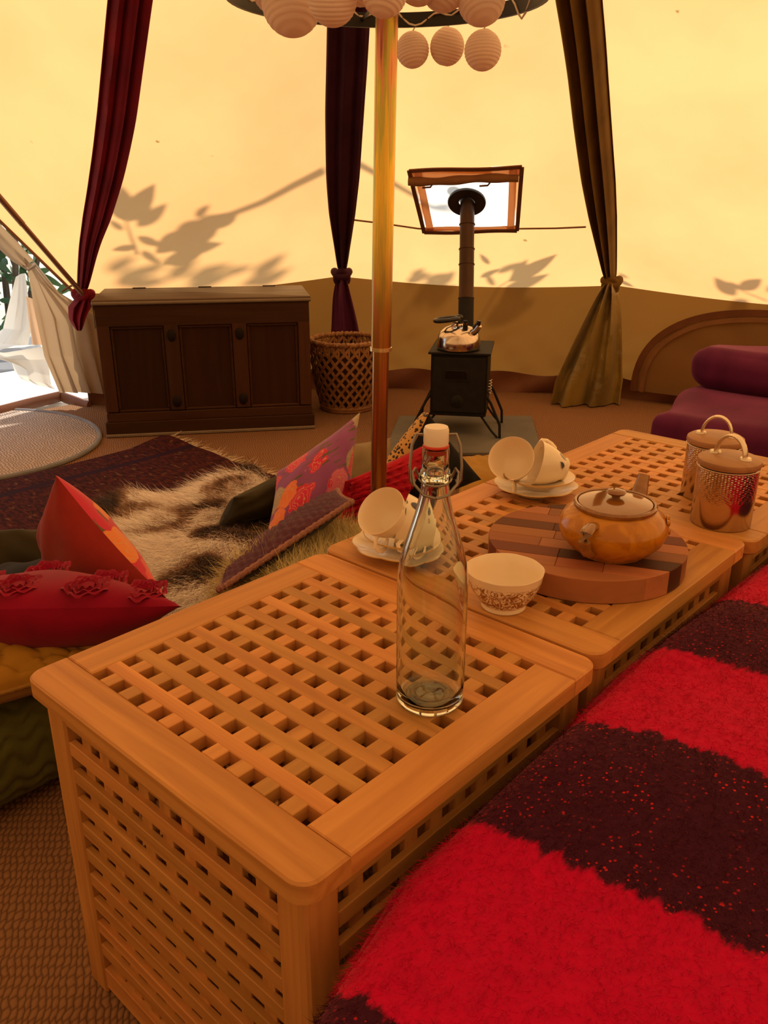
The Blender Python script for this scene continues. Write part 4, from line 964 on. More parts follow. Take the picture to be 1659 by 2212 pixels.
t = thing('sugar_bowl', 'cream china bowl with brown floral print beside the round board', 'bowl', A3(bwp[0], bwp[1], ZT + .0035), math.atan2(-RIGHT[1], -RIGHT[0]))
def lip(a, r, z):
    k = max(0, math.cos(a)) ** 14; return r * (1 + .10 * k * (z / .058) ** 3 + .008 * math.cos(10 * a) * (z / .058)), z + .003 * k * (z / .058)
bo = [(0, .002), (.028, .002), (.030, 0), (.0315, .002), (.031, .007), (.036, .013), (.045, .026), (.0505, .040), (.0535, .0565)]
MB().lathe(bo, 72, mod=lip).build('outside', m_toile('brown_toile_china'), t)
MB().lathe([(.0535, .0565), (.053, .0572), (.0523, .0565), (.049, .040), (.0432, .026), (.034, .0145), (.02, .0095), (0, .009)], 72, mod=lip).build('inside', CHINA, t)

# ---- two metal canisters
def m_hammered(name):
    t = NT(name); co = t.coord('Object', (1, 1, 1)); x, y, z = t.sep(co)[:3]
    ang = t.math('ARCTAN2', y, x)
    zz = t.math('MULTIPLY', z, 150); row = t.math('FLOOR', zz)
    h = t.math('MULTIPLY', t.math('SINE', t.math('MULTIPLY', zz, 2 * PI)), t.math('SINE', t.math('ADD', t.math('MULTIPLY', ang, 30), t.math('MULTIPLY', row, PI))))
    up = t.ramp(z, [(.045, (0, 0, 0)), (.055, (1, 1, 1))])
    return t.pbr((.60, .50, .42), .2, 1.0, t.bump(t.math('MULTIPLY', h, up), .35, .0012))
HAM = m_hammered('hammered_metal'); LIDW = m_wood('canister_lid_wood', (.36, .17, .07), (.48, .25, .11), 0, .45)
HND = m_plain('cast_alloy_handle', (.72, .60, .44), .32, .9, nscale=60, bscale=120, bstr=.3)
def canister(label, p, s, hdir):
    t = thing('canister', label, 'canister', A3(p[0], p[1], ZT + .0006), math.atan2(hdir[1], hdir[0]), 'metal canisters with wooden lids'); t.scale = (s, s, s)
    MB().lathe([(0, .003), (.047, .003), (.049, 0), (.0505, .002), (.0505, .104), (.0495, .105), (.0485, .103), (.0485, .006), (0, .005)], 56).build('body', HAM, t)
    MB().tube([A3(.0512 * math.cos(a), .0512 * math.sin(a), .104) for a in np.linspace(0, 2 * PI, 56, endpoint=False)], .0011, 8, closed=True).build('rim_bead', HND, t)
    MB().lathe([(0, .1045), (.047, .1045), (.0515, .107), (.0530, .112), (.0515, .117), (.046, .1205), (.02, .1225), (0, .123)], 56).build('lid', LIDW, t)
    MB().tube([A3(.027 * math.cos(a), 0, .1215 + .036 * math.sin(a)) for a in np.linspace(0, PI, 15)], 1, 8, flat=(.0028, .0078), up=A3(0, 1, 0)[[0, 2, 1]]).build('handle', HND, t)
    for s_ in (-1, 1): MB().lathe([(0, .1215), (.0105, .1215), (.009, .125), (0, .1262)], 16, (np.eye(3), A3(s_ * .028, 0, 0))).build('handle_foot', HND, t)
c1 = W(1555, 1128, ZT); c2 = W(1528, 1070, ZT)
canister('metal canister with wooden lid nearer the camera', c1, 1.0, unit(RIGHT * .62 - FWD * .78))
canister('metal canister with wooden lid standing behind the other', c2, .98, unit(RIGHT * .85 - FWD * .5))

# ================================================================== SOFT FURNISHINGS
# ---- rugs
def m_kilim(name):
    t = NT(name); co = t.coord(); x, y, z = t.sep(co)[:3]
    n = t.noise(t.coord('Object', (30, 90, 1)), 1, 3); b = t.vor(t.coord('Object', (14, 26, 1)), 1, 'F1', 'Color')
    c = t.mix(t.ramp(n, [(.4, (0, 0, 0)), (.62, (1, 1, 1))]), (.028, .008, .011), (.080, .017, .013))
    c = t.mix(t.ramp(t.noise(t.coord('Object', (22, 40, 1)), 1, 2), [(.62, (0, 0, 0)), (.68, (.55, .55, .55))]), c, (.17, .085, .035))
    bor = t.math('ABSOLUTE', x); c = t.mix(t.ramp(bor, [(.36, (0, 0, 0)), (.37, (1, 1, 1)), (.40, (1, 1, 1)), (.41, (0, 0, 0))]), c, (.028, .010, .022))
    return t.pbr(c, .92, 0, t.bump(t.noise(co, 220, 2), .5, .002), Specular_IOR_Level=.1)
kx0, kx1, ky0, ky1 = -2.17, -1.06, .10, 1.635; kc = A3((kx0 + kx1) / 2, (ky0 + ky1) / 2, 0)
t = thing('woven_rug', 'dark plum and red woven rug with a fringe before the trunk', 'rug', kc + A3(0, 0, .0012))
P = np.zeros((2, 41, 41, 3))
for i, x in enumerate(np.linspace(kx0, kx1, 41)):
    for j, y in enumerate(np.linspace(ky0, ky1, 41)):
        w = .004 + .004 * math.sin(9 * x + 4 * y) * math.sin(5 * y) ; cor = max(0, 1 - math.hypot(x - kx0 - .03, y - ky1 + .03) / .16)
        wob = .012 * math.sin(7 * y) if i in (0, 40) else 0
        P[0, i, j] = A3(x + wob, y + .008 * math.sin(9 * x), .009 + w * .8 + .028 * cor ** 1.2) - kc; P[1, i, j] = A3(x + wob, y + .008 * math.sin(9 * x), .0004) - kc
mb = MB(); mb.grid(P[0], uv=False)
n0 = len(mb.v); edge = [(i, 0) for i in range(41)] + [(40, j) for j in range(1, 41)] + [(i, 40) for i in range(39, -1, -1)] + [(0, j) for j in range(39, 0, -1)]
mb.v += [tuple(P[1, i, j]) for i, j in edge]
for k in range(len(edge)):
    a, b = edge[k], edge[(k + 1) % len(edge)]; mb.f.append((a[0] * 41 + a[1], n0 + k, n0 + (k + 1) % len(edge), b[0] * 41 + b[1]))
mb.build('pile', m_kilim('plum_kilim'), t, sharp=50)
FRG = m_cloth('cream_fringe', (.62, .47, .32))
r = []; d = []
for x in np.arange(kx0, kx1, .0032):
    cor = max(0, 1 - math.hypot(x - kx0 - .03, .03) / .16)
    r.append(A3(x, ky1 + .008 * math.sin(9 * x) - .004, .012 + .022 * cor) - kc); d.append(A3(rng.normal() * .35, 1, .10 + rng.normal() * .08))
link('fringe', fibre_mesh('fringe', np.array(r), np.array(d), rng.uniform(.035, .07, len(r)), .004, .35, 4, .15), FRG, t, 'stuff')

RUGG = m_matting('grey_jute_weave', (.62, .50, .42), (.26, .17, .13), 85, .2, .9, .005)
rc = A3(-2.78, .98, 0); t = thing('jute_rug', 'oval pale braided jute rug just inside the doorway', 'rug', rc + A3(0, 0, .0012))
MB().lathe([(0, .012), (.3, .013), (.565, .012), (.58, .008), (.58, .0)], 72, mod=lambda a, r, z: (r * (1 + .02 * math.sin(3 * a)), z)).build('weave', RUGG, t)
MB().tube([A3(.582 * (1 + .02 * math.sin(3 * a)) * math.cos(a),   .582 * (1 + .02 * math.sin(3 * a)) * math.sin(a), .009) for a in np.linspace(0, 2 * PI, 80, endpoint=False)], .010, 8, closed=True).build('binding', m_cloth('blue_grey_binding', (.25, .25, .27)), t)

# ---- purple daybed at the right
def softbox(c, d, r=.05, n=22, bulge=.02, wob=.006, seed=1, uv=False):
    """rounded, slightly lumpy box surface as a grid sphere-map"""
    bm = bmesh.new(); bmesh.ops.create_cube(bm, size=2.0); bmesh.ops.subdivide_edges(bm, edges=list(bm.edges), cuts=n, use_grid_fill=True)
    h = np.array(d) / 2; vs = []
    for v in bm.verts:
        p = np.array(v.co); q = p * h; core = np.clip(q, -(h - r), h - r); dd = q - core; L = np.linalg.norm(dd)
        q = core + (dd / L * r if L > 1e-9 else 0)
        f = np.prod(1 - (p * .98) ** 2 * np.array([abs(p[k]) < .999 for k in range(3)]))
        k = int(np.argmax(abs(p))); q[k] += np.sign(p[k]) * bulge * (1 - p[(k + 1) % 3] ** 2) * (1 - p[(k + 2) % 3] ** 2)
        q = q + wob * np.array([math.sin(13 * q[1] + 9 * q[2] + seed), math.sin(11 * q[0] + 7 * q[2] + 2 * seed), math.sin(9 * q[0] + 14 * q[1] + 3 * seed)])
        vs.append(q + np.asarray(c))
    bm.verts.index_update(); fs = [[v.index for v in f.verts] for f in bm.faces]; bm.free()
    return MB().add(vs, fs)
PURV = m_velvet('purple_throw', (.115, .012, .060), (.07, .007, .038), (.75, .25, .5))
s0 = W(1411, 893, .31); s1 = W(1659, 925, .31); sdir = unit((s1 - s0) * A3(1, 1, 0)); srot = math.atan2(sdir[1], sdir[0]); sback = A3(-sdir[1], sdir[0], 0)
SL = 1.35; sb_ = s0 * A3(1, 1, 0) + sdir * SL / 2 + sback * .33
t = thing('low_sofa', 'low sofa under a purple throw at the right wall', 'sofa', sb_, srot)
softbox((0, 0, .155), (SL, .68, .31), .05, 26, .012, .008, 2).build('base_cushion', PURV, t, sharp=80)
softbox((.0, .24, .385), (SL - .05, .26, .17), .07, 24, .01, .008, 5).build('back_bolster', PURV, t, sharp=80)

# ---- seat with striped mohair blanket in the right foreground
def m_stripes(name, fuzz):
    t = NT(name); co = t.coord(); x, y, z = t.sep(co)[:3]
    n = t.noise(t.coord('Object', (1, .3, 1)), 85, 3); n2 = t.noise(co, 6, 2)
    yy = t.math('ADD', y, t.math('ADD', t.math('MULTIPLY_ADD', n, .045, -.0225), t.math('MULTIPLY_ADD', n2, .02, -.01)))
    ph = t.math('FRACT', t.math('MULTIPLY', t.math('ADD', yy, 5 * .42 + .015), 1 / .42))
    f = t.ramp(ph, [(.0, (1, 1, 1)), (.492, (1, 1, 1)), (.512, (0, 0, 0)), (.985, (0, 0, 0)), (1.0, (1, 1, 1))])
    pl = (.040, .004, .018)
    sp = t.ramp(t.vor(t.coord('Object', (1, 1, 1)), 150), [(.0, (1, 1, 1)), (.17, (1, 1, 1)), (.24, (0, 0, 0))])
    sp = t.math('MULTIPLY', sp, t.ramp(t.noise(co, 12, 2), [(.40, (0, 0, 0)), (.62, (1, 1, 1))]))
    plum = t.mix(t.math('MULTIPLY', sp, .0 if fuzz else .8), pl, (.75, .02, .015))
    red = t.mix(t.noise(co, 40, 3), (.58, .000, .046), (.40, .000, .034))
    c = t.mix(f, plum, red)
    return t.pbr(c, .85, 0, None if fuzz else t.bump(t.noise(co, 130, 3), .5, .003), Sheen_Weight=.35, Sheen_Roughness=.4, Sheen_Tint=(.9, .25, .3, 1), Specular_IOR_Level=.1)
bx0, bx1, by0, by1, bz1 = .506, 1.30, -.75, 2.1, .482
t = thing('blanket_covered_seat', 'long low seat under a red and plum striped mohair blanket', 'seat', ((bx0 + bx1) / 2, 0, 0))
bcx = (bx0 + bx1) / 2
softbox((0, (by0 + by1) / 2, .21), (bx1 - bx0 - .03, by1 - by0 - .03, .40), .05, 6, 0, 0).build('mattress', m_cloth('cream_mattress', (.55, .5, .42)), t, sharp=60)
# cross-section of the blanket, left floor -> over the top -> right floor
hw = (bx1 - bx0) / 2; cs = []
for z in np.linspace(.03, bz1 - .045, 12): cs.append((-hw + .012 * math.sin(z * 9), z))
for a in np.linspace(PI, PI / 2, 10)[1:]: cs.append((-hw + .055 + .055 * math.cos(a), bz1 - .045 + .045 * math.sin(a)))
for x in np.linspace(-hw + .1, hw - .1, 26): cs.append((x, bz1 + .020 * math.sin(PI * (x + hw) / (2 * hw))))
for a in np.linspace(PI / 2, 0, 10)[1:]: cs.append((hw - .085 + .085 * math.cos(a), bz1 - .07 + .07 * math.sin(a)))
for z in np.linspace(bz1 - .07, .03, 10)[1:]: cs.append((hw, z))
ys = np.linspace(by0, by1, 150)
P = np.array([[A3(x + (.006 * math.sin(14 * y + 8 * z) + .006 * math.sin(5 * y + 1)) * (1 if z < bz1 - .03 else .3) + .006 + (.07 * min(1, max(0, (.12 - y) / .25)) * max(0, -x / hw)), y, z + (.009 * math.sin(6 * y + 5 * x) + .005 * math.sin(15 * y - 9 * x)) * (1 if z > .1 else 0)) for x, z in cs] for y in ys])
BLK1, BLK2 = m_stripes('mohair_stripes', False), m_stripes('mohair_fuzz', True)
MB().grid(P, uv=False).build('blanket', BLK1, t, sharp=80, flip=True)
def scatter(P, N, mask=None):
    m, n = P.shape[:2]; a = np.linalg.norm(np.cross(P[1:, :-1] - P[:-1, :-1], P[:-1, 1:] - P[:-1, :-1]), axis=2)
    if mask is not None: a = a * mask
    pr = (a / a.sum()).ravel(); k = rng.choice(len(pr), N, p=pr); i, j = k // (n - 1), k % (n - 1); u = rng.random(N)[:, None]; v = rng.random(N)[:, None]
    p = P[i, j] * (1 - u) * (1 - v) + P[i + 1, j] * u * (1 - v) + P[i, j + 1] * (1 - u) * v + P[i + 1, j + 1] * u * v
    nn = np.cross(P[i + 1, j] - P[i, j], P[i, j + 1] - P[i, j]); nn /= np.linalg.norm(nn, axis=1, keepdims=True) + 1e-12
    return p, nn
mc = (P[:-1, :-1] + P[1:, 1:]) / 2
mask = ((mc[..., 1] > -.30) & (mc[..., 2] > .12) & (mc[..., 0] < .38)) * np.where(mc[..., 1] < .9, 1.0, .5)
p, nn = scatter(P, 150000, mask); nn = np.where((nn[:, 2:3] < -.2), -nn, nn)
side = p[:, 0] < -hw + .06; nn[side & (nn[:, 0] > 0)] *= -1
dirs = nn * .42 + rng.normal(size=p.shape) * .42 + np.array([.25, -.75, 0]); dirs -= nn * np.minimum(0, (dirs * nn).sum(1) - .25)[:, None]
link('mohair_pile', fibre_mesh('mohair_pile', p, dirs, rng.uniform(.006, .014, len(p)), .00055, .4, 3), BLK2, t, 'stuff')

# ---- cushions
def cushion(name, label, corners, thick, mf, mb_=None, pull=.07, n=34, seed=0, edge=None, edger=.005, disp=None, flat=.5, wr=.006, parts=('front_cover', 'back_cover'), cat='cushion', group=None, edgecol=None):
    """corners in order round the cushion, front = right-hand normal side"""
    K = [np.asarray(c, float) for c in corners]; cen = sum(K) / 4
    nrm = unit(np.cross(K[1] - K[0], K[3] - K[0]) + np.cross(K[2] - K[1], K[0] - K[1]) * 0 + np.cross(K[3] - K[2], K[1] - K[2]))
    base = A3(cen[0], cen[1], min(c[2] for c in K)); t = thing(name, label, cat, base, 0, group)
    ss = np.linspace(-1, 1, n + 1); ss = np.sign(ss) * (1 - (1 - abs(ss)) ** 1.25)
    def surf(sign):
        P = np.zeros((n + 1, n + 1, 3))
        for i, s in enumerate(ss):
            for j, q in enumerate(ss):
                s2 = s * (1 - pull * (1 - q * q) * abs(s) ** 2); q2 = q * (1 - pull * (1 - s * s) * abs(q) ** 2)
                p = (K[0] * (1 - s2) * (1 - q2) + K[1] * (1 + s2) * (1 - q2) + K[2] * (1 + s2) * (1 + q2) + K[3] * (1 - s2) * (1 + q2)) / 4
                e = max(0, (1 - s * s) * (1 - q * q)); h = thick / 2 * e ** flat
                if disp is not None and sign > 0: h += disp[i * (disp.shape[0] - 1) // n, j * (disp.shape[1] - 1) // n] * min(1, e * 8)
                ww = wr * math.sin(6 * s + 5 * q * s + seed) * math.sin(4 * q + 2 * seed + 3 * s) * e ** .5 + wr * .8 * math.sin(17 * (abs(s) - abs(q)) + seed) * e ** .3 * (abs(s) * abs(q)) ** 2
                P[i, j] = p + nrm * (sign * h + ww) - base
        return P
    F = surf(1); B = surf(-1)
    MB().grid(F).build(parts[0], mf, t, sharp=80); MB().grid(B).build(parts[1], mb_ or mf, t, sharp=80, flip=True)
    if edge is not None:
        idx = [(i, 0) for i in range(n + 1)] + [(n, j) for j in range(1, n + 1)] + [(i, n) for i in range(n - 1, -1, -1)] + [(0, j) for j in range(n - 1, 0, -1)]
        pts = [F[i, j] for i, j in idx]; k = len(pts)
        MB().tube(pts, [edger * (1 + .22 * math.sin(q * 2.4)) for q in range(k)], 8, closed=True).build('piping', edge, t)
    return t, F, nrm, base
def m_floral(name, base, c1, c2, c3, c4, scale=3.2, rot=.3):
    t = NT(name); co = t.coord('UV', (1, 1, 1), (0, 0, rot))
    nz = t.n('ShaderNodeTexNoise'); t.set(nz.inputs['Vector'], co); nz.inputs['Scale'].default_value = 9
    sm = t.n('ShaderNodeVectorMath', operation='SCALE'); t.t.links.new(nz.outputs['Color'], sm.inputs[0]); sm.inputs['Scale'].default_value = .14
    w = t.n('ShaderNodeVectorMath', operation='ADD'); t.set(w.inputs[0], co); t.t.links.new(sm.outputs[0], w.inputs[1])
    v = t.n('ShaderNodeTexVoronoi'); t.t.links.new(w.outputs[0], v.inputs['Vector']); v.inputs['Scale'].default_value = scale
    d = v.outputs['Distance']; cr = t.sep(v.outputs['Color'])[0]
    fcol = t.ramp(cr, [(0, c1), (.28, c2), (.52, c3), (.75, c4)], 'CONSTANT')
    rings = t.math('SINE', t.math('ADD', t.math('MULTIPLY', d, 70), t.math('MULTIPLY', t.noise(co, 14, 2), 9)))
    fcol2 = t.mix(t.ramp(rings, [(.70, (0, 0, 0)), (.9, (.75, .75, .75))]), fcol, (.62, .30, .13))
    fl_ = t.ramp(d, [(.47, (1, 1, 1)), (.50, (0, 0, 0))])
    c = t.mix(fl_, base, fcol2)
    leaf = t.ramp(t.noise(t.coord('UV', (3, 14, 1), (0, 0, .6)), 1.6, 2), [(.60, (0, 0, 0)), (.64, (1, 1, 1))])
    c = t.mix(t.math('MULTIPLY', leaf, t.math('SUBTRACT', 1.0, fl_)), c, (.10, .075, .02))
    return t.pbr(c, .8, 0, t.bump(t.noise(t.coord(), 400, 2), .25, .001), Sheen_Weight=.25)
OLIVE = m_velvet('dark_olive_velvet', (.018, .013, .005), (.036, .026, .007), (.4, .36, .16)); BLACK = m_cloth('black_cloth', (.010, .008, .007), weave=600, sheen=.2)
REDC = m_cloth('orange_red_cotton', (.30, .022, .018), (.22, .014, .012)); CRIM = m_cloth('crimson_cotton', (.28, .0, .024), (.20, .0, .018))
PURC = m_cloth('violet_cotton', (.20, .055, .17), (.15, .04, .13)); CREAM = m_cloth('cream_piping', (.55, .42, .28))
# purple floral cushion leaning before the pole
PFL = m_floral('purple_floral_print', (.24, .05, .19), (.58, .012, .07), (.72, .17, .05), (.58, .10, .22), (.32, .27, .18), 3.8)
cushion('floral_cushion', 'purple cushion with large flower print leaning left of the pole', [W(566, 1186, .04), W(757, 1112, .08), W(778, 890, .36), W(598, 1020, .21)], .13, PFL, PURC, seed=2)
# red floral cushion standing at the left, plain side to the camera
RFL = m_floral('red_floral_print', (.55, .006, .05), (.75, .20, .03), (.70, .07, .07), (.10, .08, .02), (.60, .02, .06), 4.5, 1.0)
cushion('floral_cushion', 'red cushion standing on edge, plain side to the camera, at left', [W(360, 1292, .31), W(120, 1026, .50), W(92, 1140, .30), W(178, 1305, .14)], .14, REDC, RFL, seed=4, pull=.10)
# crimson cushion with ruffle rosettes lying against the table
kk = [W(-150, 1322, .34), W(392, 1310, .40), W(215, 1262, .36), W(-170, 1238, .36)]
t, F, nn_, base = cushion('ruffled_cushion', 'crimson cushion with ruffled rosettes at the left of the near table', [W(-150, 1318, .40), W(392, 1309, .415), W(235, 1335, .25), W(-150, 1338, .23)], .15, CRIM, CRIM, seed=1, pull=.05, wr=.004)
def rosette(c, R0, layers=3):
    mb = MB()
    for L in range(layers):
        r = R0 * (1 - .28 * L); m_ = 40; pts0 = []; pts1 = []
        for k in range(m_):
            a = 2 * PI * k / m_; rr = r * (1 + .10 * math.sin(5 * a + L)); zz = .003 * math.sin(9 * a + 2 * L)
            pts0.append(c + A3(rr * .86 * math.cos(a), rr * .86 * math.sin(a), 0)); pts1.append(c + A3(rr * 1.08 * math.cos(a), rr * 1.08 * math.sin(a), 0) + nn_ * (.0045 + zz + .002 * L))
        P = np.array([pts0, [lerp(a, b, .5) + nn_ * .004 for a, b in zip(pts0, pts1)], pts1, [q + nn_ * .001 - unit(q - c) * .003 for q in pts1]]); mb.grid(P, wrap=True, uv=False)
    return mb
nF = F.shape[0] - 1
for (s, q) in ((.16, .18), (.40, .16), (.64, .14), (.86, .15), (.28, .45), (.54, .45), (.78, .42), (.2, .75), (.5, .75), (.8, .75)):
    rosette(F[int(s * nF), int(q * nF)] - nn_ * .004, .036).build('rosette', CRIM, t, sharp=80)
# dark olive and black cushions behind them at the far left
cushion('velvet_cushion', 'dark olive velvet cushion at the left edge behind the red cushion', [W(-130, 1290, .14), W(130, 1245, .12), W(140, 1150, .20), W(-130, 1160, .22)], .12, OLIVE, OLIVE, seed=3, edge=CREAM, edger=.004, flat=.35)
cushion('black_cushion', 'black cushion wedged between the ruffled and olive cushions', [W(-60, 1330, .22), W(235, 1310, .22), W(205, 1215, .16), W(-60, 1240, .18)], .10, BLACK, BLACK, seed=6)
# mustard quilted cushion on the green knitted pouf
def voronoi_h(n, cells, amp, sd):
    g = np.random.default_rng(sd); pts = g.random((cells, 2)); y, x = np.mgrid[0:n, 0:n] / (n - 1)
    d = np.sqrt((x[..., None] - pts[:, 0]) ** 2 + (y[..., None] - pts[:, 1]) ** 2); d.sort(axis=2)
    return amp * (np.minimum(1, (d[..., 1] - d[..., 0]) * cells ** .5 * 1.1) ** .38 - .7)
MUST = m_velvet('mustard_velvet', (.40, .20, .020), (.30, .14, .014), (.8, .55, .15))
cushion('quilted_cushion', 'mustard quilted cushion lying on the green knitted pouf', [A3(-.98, -.16, .285), A3(-.38, -.12, .275), A3(-.26, .33, .285), A3(-.86, .25, .285)], .12, MUST, m_cloth('mustard_back', (.30, .16, .03)), n=110, seed=5, disp=voronoi_h(111, 110, .022, 5), flat=.34, pull=.04, wr=.003, edge=m_cloth('mustard_edge', (.33, .17, .03)), edger=.004)
KNIT = m_cloth('moss_green_wool', (.115, .115, .022), (.085, .085, .015), weave=300, bstr=.5)
pc = A3(-.66, .17, 0); t = thing('knitted_pouf', 'moss green chunky knitted pouf beside the near table leg', 'pouf', pc)
nu, nv = 360, 90; P = np.zeros((nv, nu, 3)); PH = .24; a_, b_ = .30, .30
for i in range(nv):
    v = i / (nv - 1); ph_ = -PI / 2 + PI * v
    for j in range(nu):
        u = 2 * PI * j / nu; cu, su = math.cos(u), math.sin(u); sq = (abs(cu) ** 4 + abs(su) ** 4) ** -.25
        cr = math.cos(ph_); rad = math.copysign(abs(cr) ** .42, cr) * sq; z = PH / 2 * (1 + math.copysign(abs(math.sin(ph_)) ** .75, math.sin(ph_)))
        k = .0085 * (abs(math.cos(PI * (v * 13 + .28 * math.sin(u * 34)))) ** .7 - .5) * min(1, 3 * abs(cr))
        P[i, j] = A3(rad * a_ * cu + k * cu, rad * b_ * su + k * su, max(0.002, z + (k * math.sin(ph_) if 0 < v < 1 else 0)))
MB().grid(P, wrap=True, uv=False).build('knitted_cover', KNIT, t, sharp=80)

# plum knitted cushion with twisted cord, in front of the floral one
PLK = m_cloth('plum_knit', (.090, .020, .040), (.06, .013, .028), weave=260, bstr=.7); CORDP = m_plain('pink_twisted_cord', (.36, .16, .11), .8, nscale=300, col2=(.16, .06, .05))
PLB = m_cloth('dark_brown_plush', (.020, .008, .008))
cc = [W(474, 1274, .33), W(760, 1084, .40), W(730, 1058, .27), W(486, 1236, .18)]
hh = np.zeros((61, 61)); ii, jj = np.mgrid[0:61, 0:61]; hh = .005 * np.sin(ii * 1.1) * np.sin(jj * .8)
cushion('knitted_cushion', 'plum knitted cushion edged with pink twisted cord beside the tables', cc, .06, PLK, PLB, n=60, seed=8, disp=hh, edge=CORDP, edger=.0065, pull=.05, flat=.4)
# dark olive cushion behind the floral one, beige and red ones behind the pole
cushion('velvet_cushion', 'dark olive velvet cushion behind the purple floral cushion', [W(470, 1140, .05), W(640, 1110, .05), W(650, 1000, .17), W(505, 1075, .15)], .17, OLIVE, OLIVE, seed=7, flat=.35)
cushion('beige_cushion', 'beige cushion glimpsed between the floral cushion and pole', [W(700, 1075, .02), W(850, 1060, .02), W(845, 945, .17), W(715, 965, .18)], .12, m_cloth('beige_cotton', (.26, .19, .10), (.20, .14, .07)), seed=3)
FRL = m_cloth('scarlet_frill', (.42, .004, .018), (.26, .0, .012), weave=200)
t, F, nn_, base = cushion('frilled_cushion', 'scarlet frilled cushion behind the foot of the centre pole', [W(700, 1145, .10), W(850, 1150, .12), W(945, 945, .32), W(745, 1040, .26)], .11, FRL, FRL, seed=9)
for k in range(9):
    row = F[:, int((k + 1) / 10 * (F.shape[1] - 1))]; pts = row[3:-3]
    P = np.array([[p - nn_ * .002 for p in pts], [p + nn_ * .012 + A3(0, 0, -.010) + nn_ * .004 * math.sin(i * 1.9 + k) for i, p in enumerate(pts)], [p + nn_ * .010 + A3(0, 0, -.020) + nn_ * .007 * math.sin(i * 1.9 + k) for i, p in enumerate(pts)]])
    MB().grid(P, uv=False).build('frill', FRL, t, sharp=80)
# leopard edged black cushion
def m_leopard(name):
    t = NT(name); co = t.coord(); d = t.vor(co, 88, 'F1'); n = t.noise(co, 120, 2)
    f = t.ramp(t.math('ADD', d, t.math('MULTIPLY_ADD', n, .3, -.15)), [(.38, (1, 1, 1)), (.43, (0, 0, 0))])
    return t.pbr(t.mix(f, (.56, .30, .07), (.02, .008, .004)), .8, 0, None, Sheen_Weight=.3)
LEO = m_leopard('leopard_print')
cB = [W(838, 1085, .16), W(1042, 1040, .14), W(960, 960, .30), W(924, 890, .40)]
T0, T1, T2, T3 = W(925, 892, .40), W(835, 1062, .17), W(905, 1090, .12), W(1040, 1036, .16)
t, F, nn_, base = cushion('leopard_cushion', 'black cushion with a leopard print edge behind the bottle', [T1, T2, T3, T0], .10, BLACK, LEO, seed=5, pull=.04, flat=.45)
# broad leopard gusset along the T1-T0 edge
n_ = F.shape[0]; e = [F[0, j] for j in range(n_)]; lft = -RIGHT
P = np.array([[p + nn_ * .004 for p in e], [p + lft * .020 * math.sin(PI * (j / (n_ - 1)) ** .8) + nn_ * .002 for j, p in enumerate(e)], [p + lft * .042 * math.sin(PI * (j / (n_ - 1)) ** .62) ** .9 - nn_ * .012 for j, p in enumerate(e)], [p + lft * .044 * math.sin(PI * (j / (n_ - 1)) ** .62) ** .9 - nn_ * .03 for j, p in enumerate(e)]])
MB().grid(P, uv=False).build('leopard_gusset', LEO, t, sharp=80)
MST2 = m_cloth('mustard_weave', (.40, .22, .03), (.30, .15, .02), weave=180, bstr=.6)
cushion('mustard_cushion', 'flat mustard woven cushion on the floor beyond the black cushion', [W(990, 1075, .03), W(1110, 1040, .03), W(1075, 985, .06), W(985, 990, .06)], .06, MST2, MST2, seed=2, flat=.35)

# ---- shaggy hide and pale sheepskin
def m_hide(name):
    t = NT(name); co = t.coord(); n = t.noise(co, 3.4, 2, .8); n2 = t.noise(t.coord('Object', (30, 30, 4)), 3, 3)
    c = t.ramp(t.math('ADD', n, t.math('MULTIPLY_ADD', n2, .16, -.08)), [(.37, (.040, .016, .009)), (.42, (.16, .075, .04)), (.465, (.45, .27, .17)), (.51, (.95, .87, .80)), (.66, (.92, .82, .74))])
    return t.pbr(c, .65, 0, None, Sheen_Weight=.15)
HIDE = m_hide('goat_hair'); hcx = W(430, 1150); t = thing('goatskin_rug', 'shaggy brown and cream goatskin on the floor between the cushions', 'goatskin', A3(hcx[0], hcx[1], .016))
hb = A3(hcx[0], hcx[1], .016)
outl = [W(u, v, .02) for u, v in ((215, 1112), (300, 1075), (420, 1060), (545, 1015), (600, 1035), (620, 1120), (600, 1200), (520, 1280), (430, 1330), (330, 1330), (255, 1230), (215, 1160))]
cen_ = sum(outl) / len(outl); m_ = 26; ang_n = 72; P = np.zeros((m_, ang_n + 1, 3)); ol = np.array(outl + [outl[0]]); L_ = np.linspace(0, 1, len(ol)); uu = np.linspace(0, 1, ang_n + 1)
ed = np.stack([np.interp(uu, L_, ol[:, k]) for k in range(3)], 1)
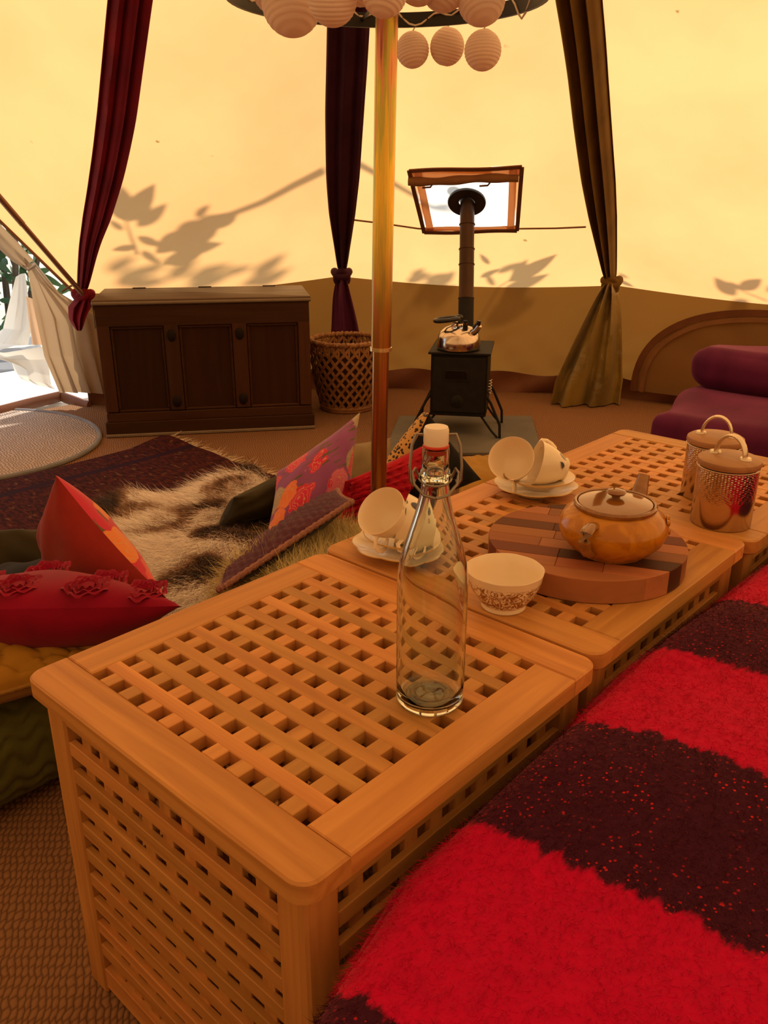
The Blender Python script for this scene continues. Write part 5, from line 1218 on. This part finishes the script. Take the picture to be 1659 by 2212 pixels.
for i in range(m_):
    s = i / (m_ - 1)
    for j in range(ang_n + 1):
        q = cen_ * (1 - s) + ed[j] * s * (1 + .03 * math.sin(5 * 2 * PI * uu[j])); z = .002 + .030 * (1 - s ** 4) * (1 + .5 * math.sin(9 * q[0] + 4) * math.sin(8 * q[1]))
        P[i, j] = A3(q[0], q[1], z) - A3(hb[0], hb[1], 0)
MB().grid(P, uv=False).build('skin', HIDE, t, sharp=80)
p, nn = scatter(P, 70000); nn[nn[:, 2] < 0] *= -1
flow = np.stack([np.sin(3.1 * p[:, 1] + 1.3 * np.sin(4 * p[:, 0])), -np.cos(2.7 * p[:, 0] + np.sin(5 * p[:, 1])), np.zeros(len(p))], 1)
dirs = nn * .30 + flow * 1.0 + rng.normal(size=p.shape) * .22
link('long_hair', fibre_mesh('long_hair', p, dirs, rng.uniform(.05, .10, len(p)), .0016, .45, 4, .30), HIDE, t, 'stuff')
def m_fleece(name):
    t = NT(name); co = t.coord(); n = t.noise(co, 60, 3); n2 = t.noise(co, 8, 2)
    return t.pbr(t.mix(n2, t.mix(n, (.80, .68, .32), (.92, .82, .46)), (.66, .52, .22)), .8, 0, None, Sheen_Weight=.3)
FLC = m_fleece('straw_fleece')
sb0 = A3(-.256, .79, 0); t = thing('fleece_pouf', 'floor pad draped in straw coloured fleece against the tables', 'pouf', sb0)
softbox((0, 0, .138), (.38, .38, .275), .07, 10, .0, .0).build('pad', PLB, t, sharp=80)
m_, n_ = 30, 40; P = np.zeros((m_, n_, 3))
for i in range(m_):
    for j in range(n_):
        x = -.215 + .43 * i / (m_ - 1); y = -.20 + .40 * j / (n_ - 1); ex = max(0, abs(x) - .15) / .065; ey = max(0, abs(y) - .14) / .065
        P[i, j] = A3(x, y, .295 + .010 * math.sin(14 * x + 5) * math.sin(11 * y) - .11 * min(1, ex) ** 2 - .10 * min(1, ey) ** 2)
MB().grid(P, uv=False).build('fleece', FLC, t, sharp=80)
p, nn = scatter(P, 32000); nn[nn[:, 2] < 0] *= -1
link('fleece_curls', fibre_mesh('fleece_curls', p, nn * .8 + rng.normal(size=p.shape) * .5, rng.uniform(.024, .046, len(p)), .0016, .9, 3), FLC, t, 'stuff')
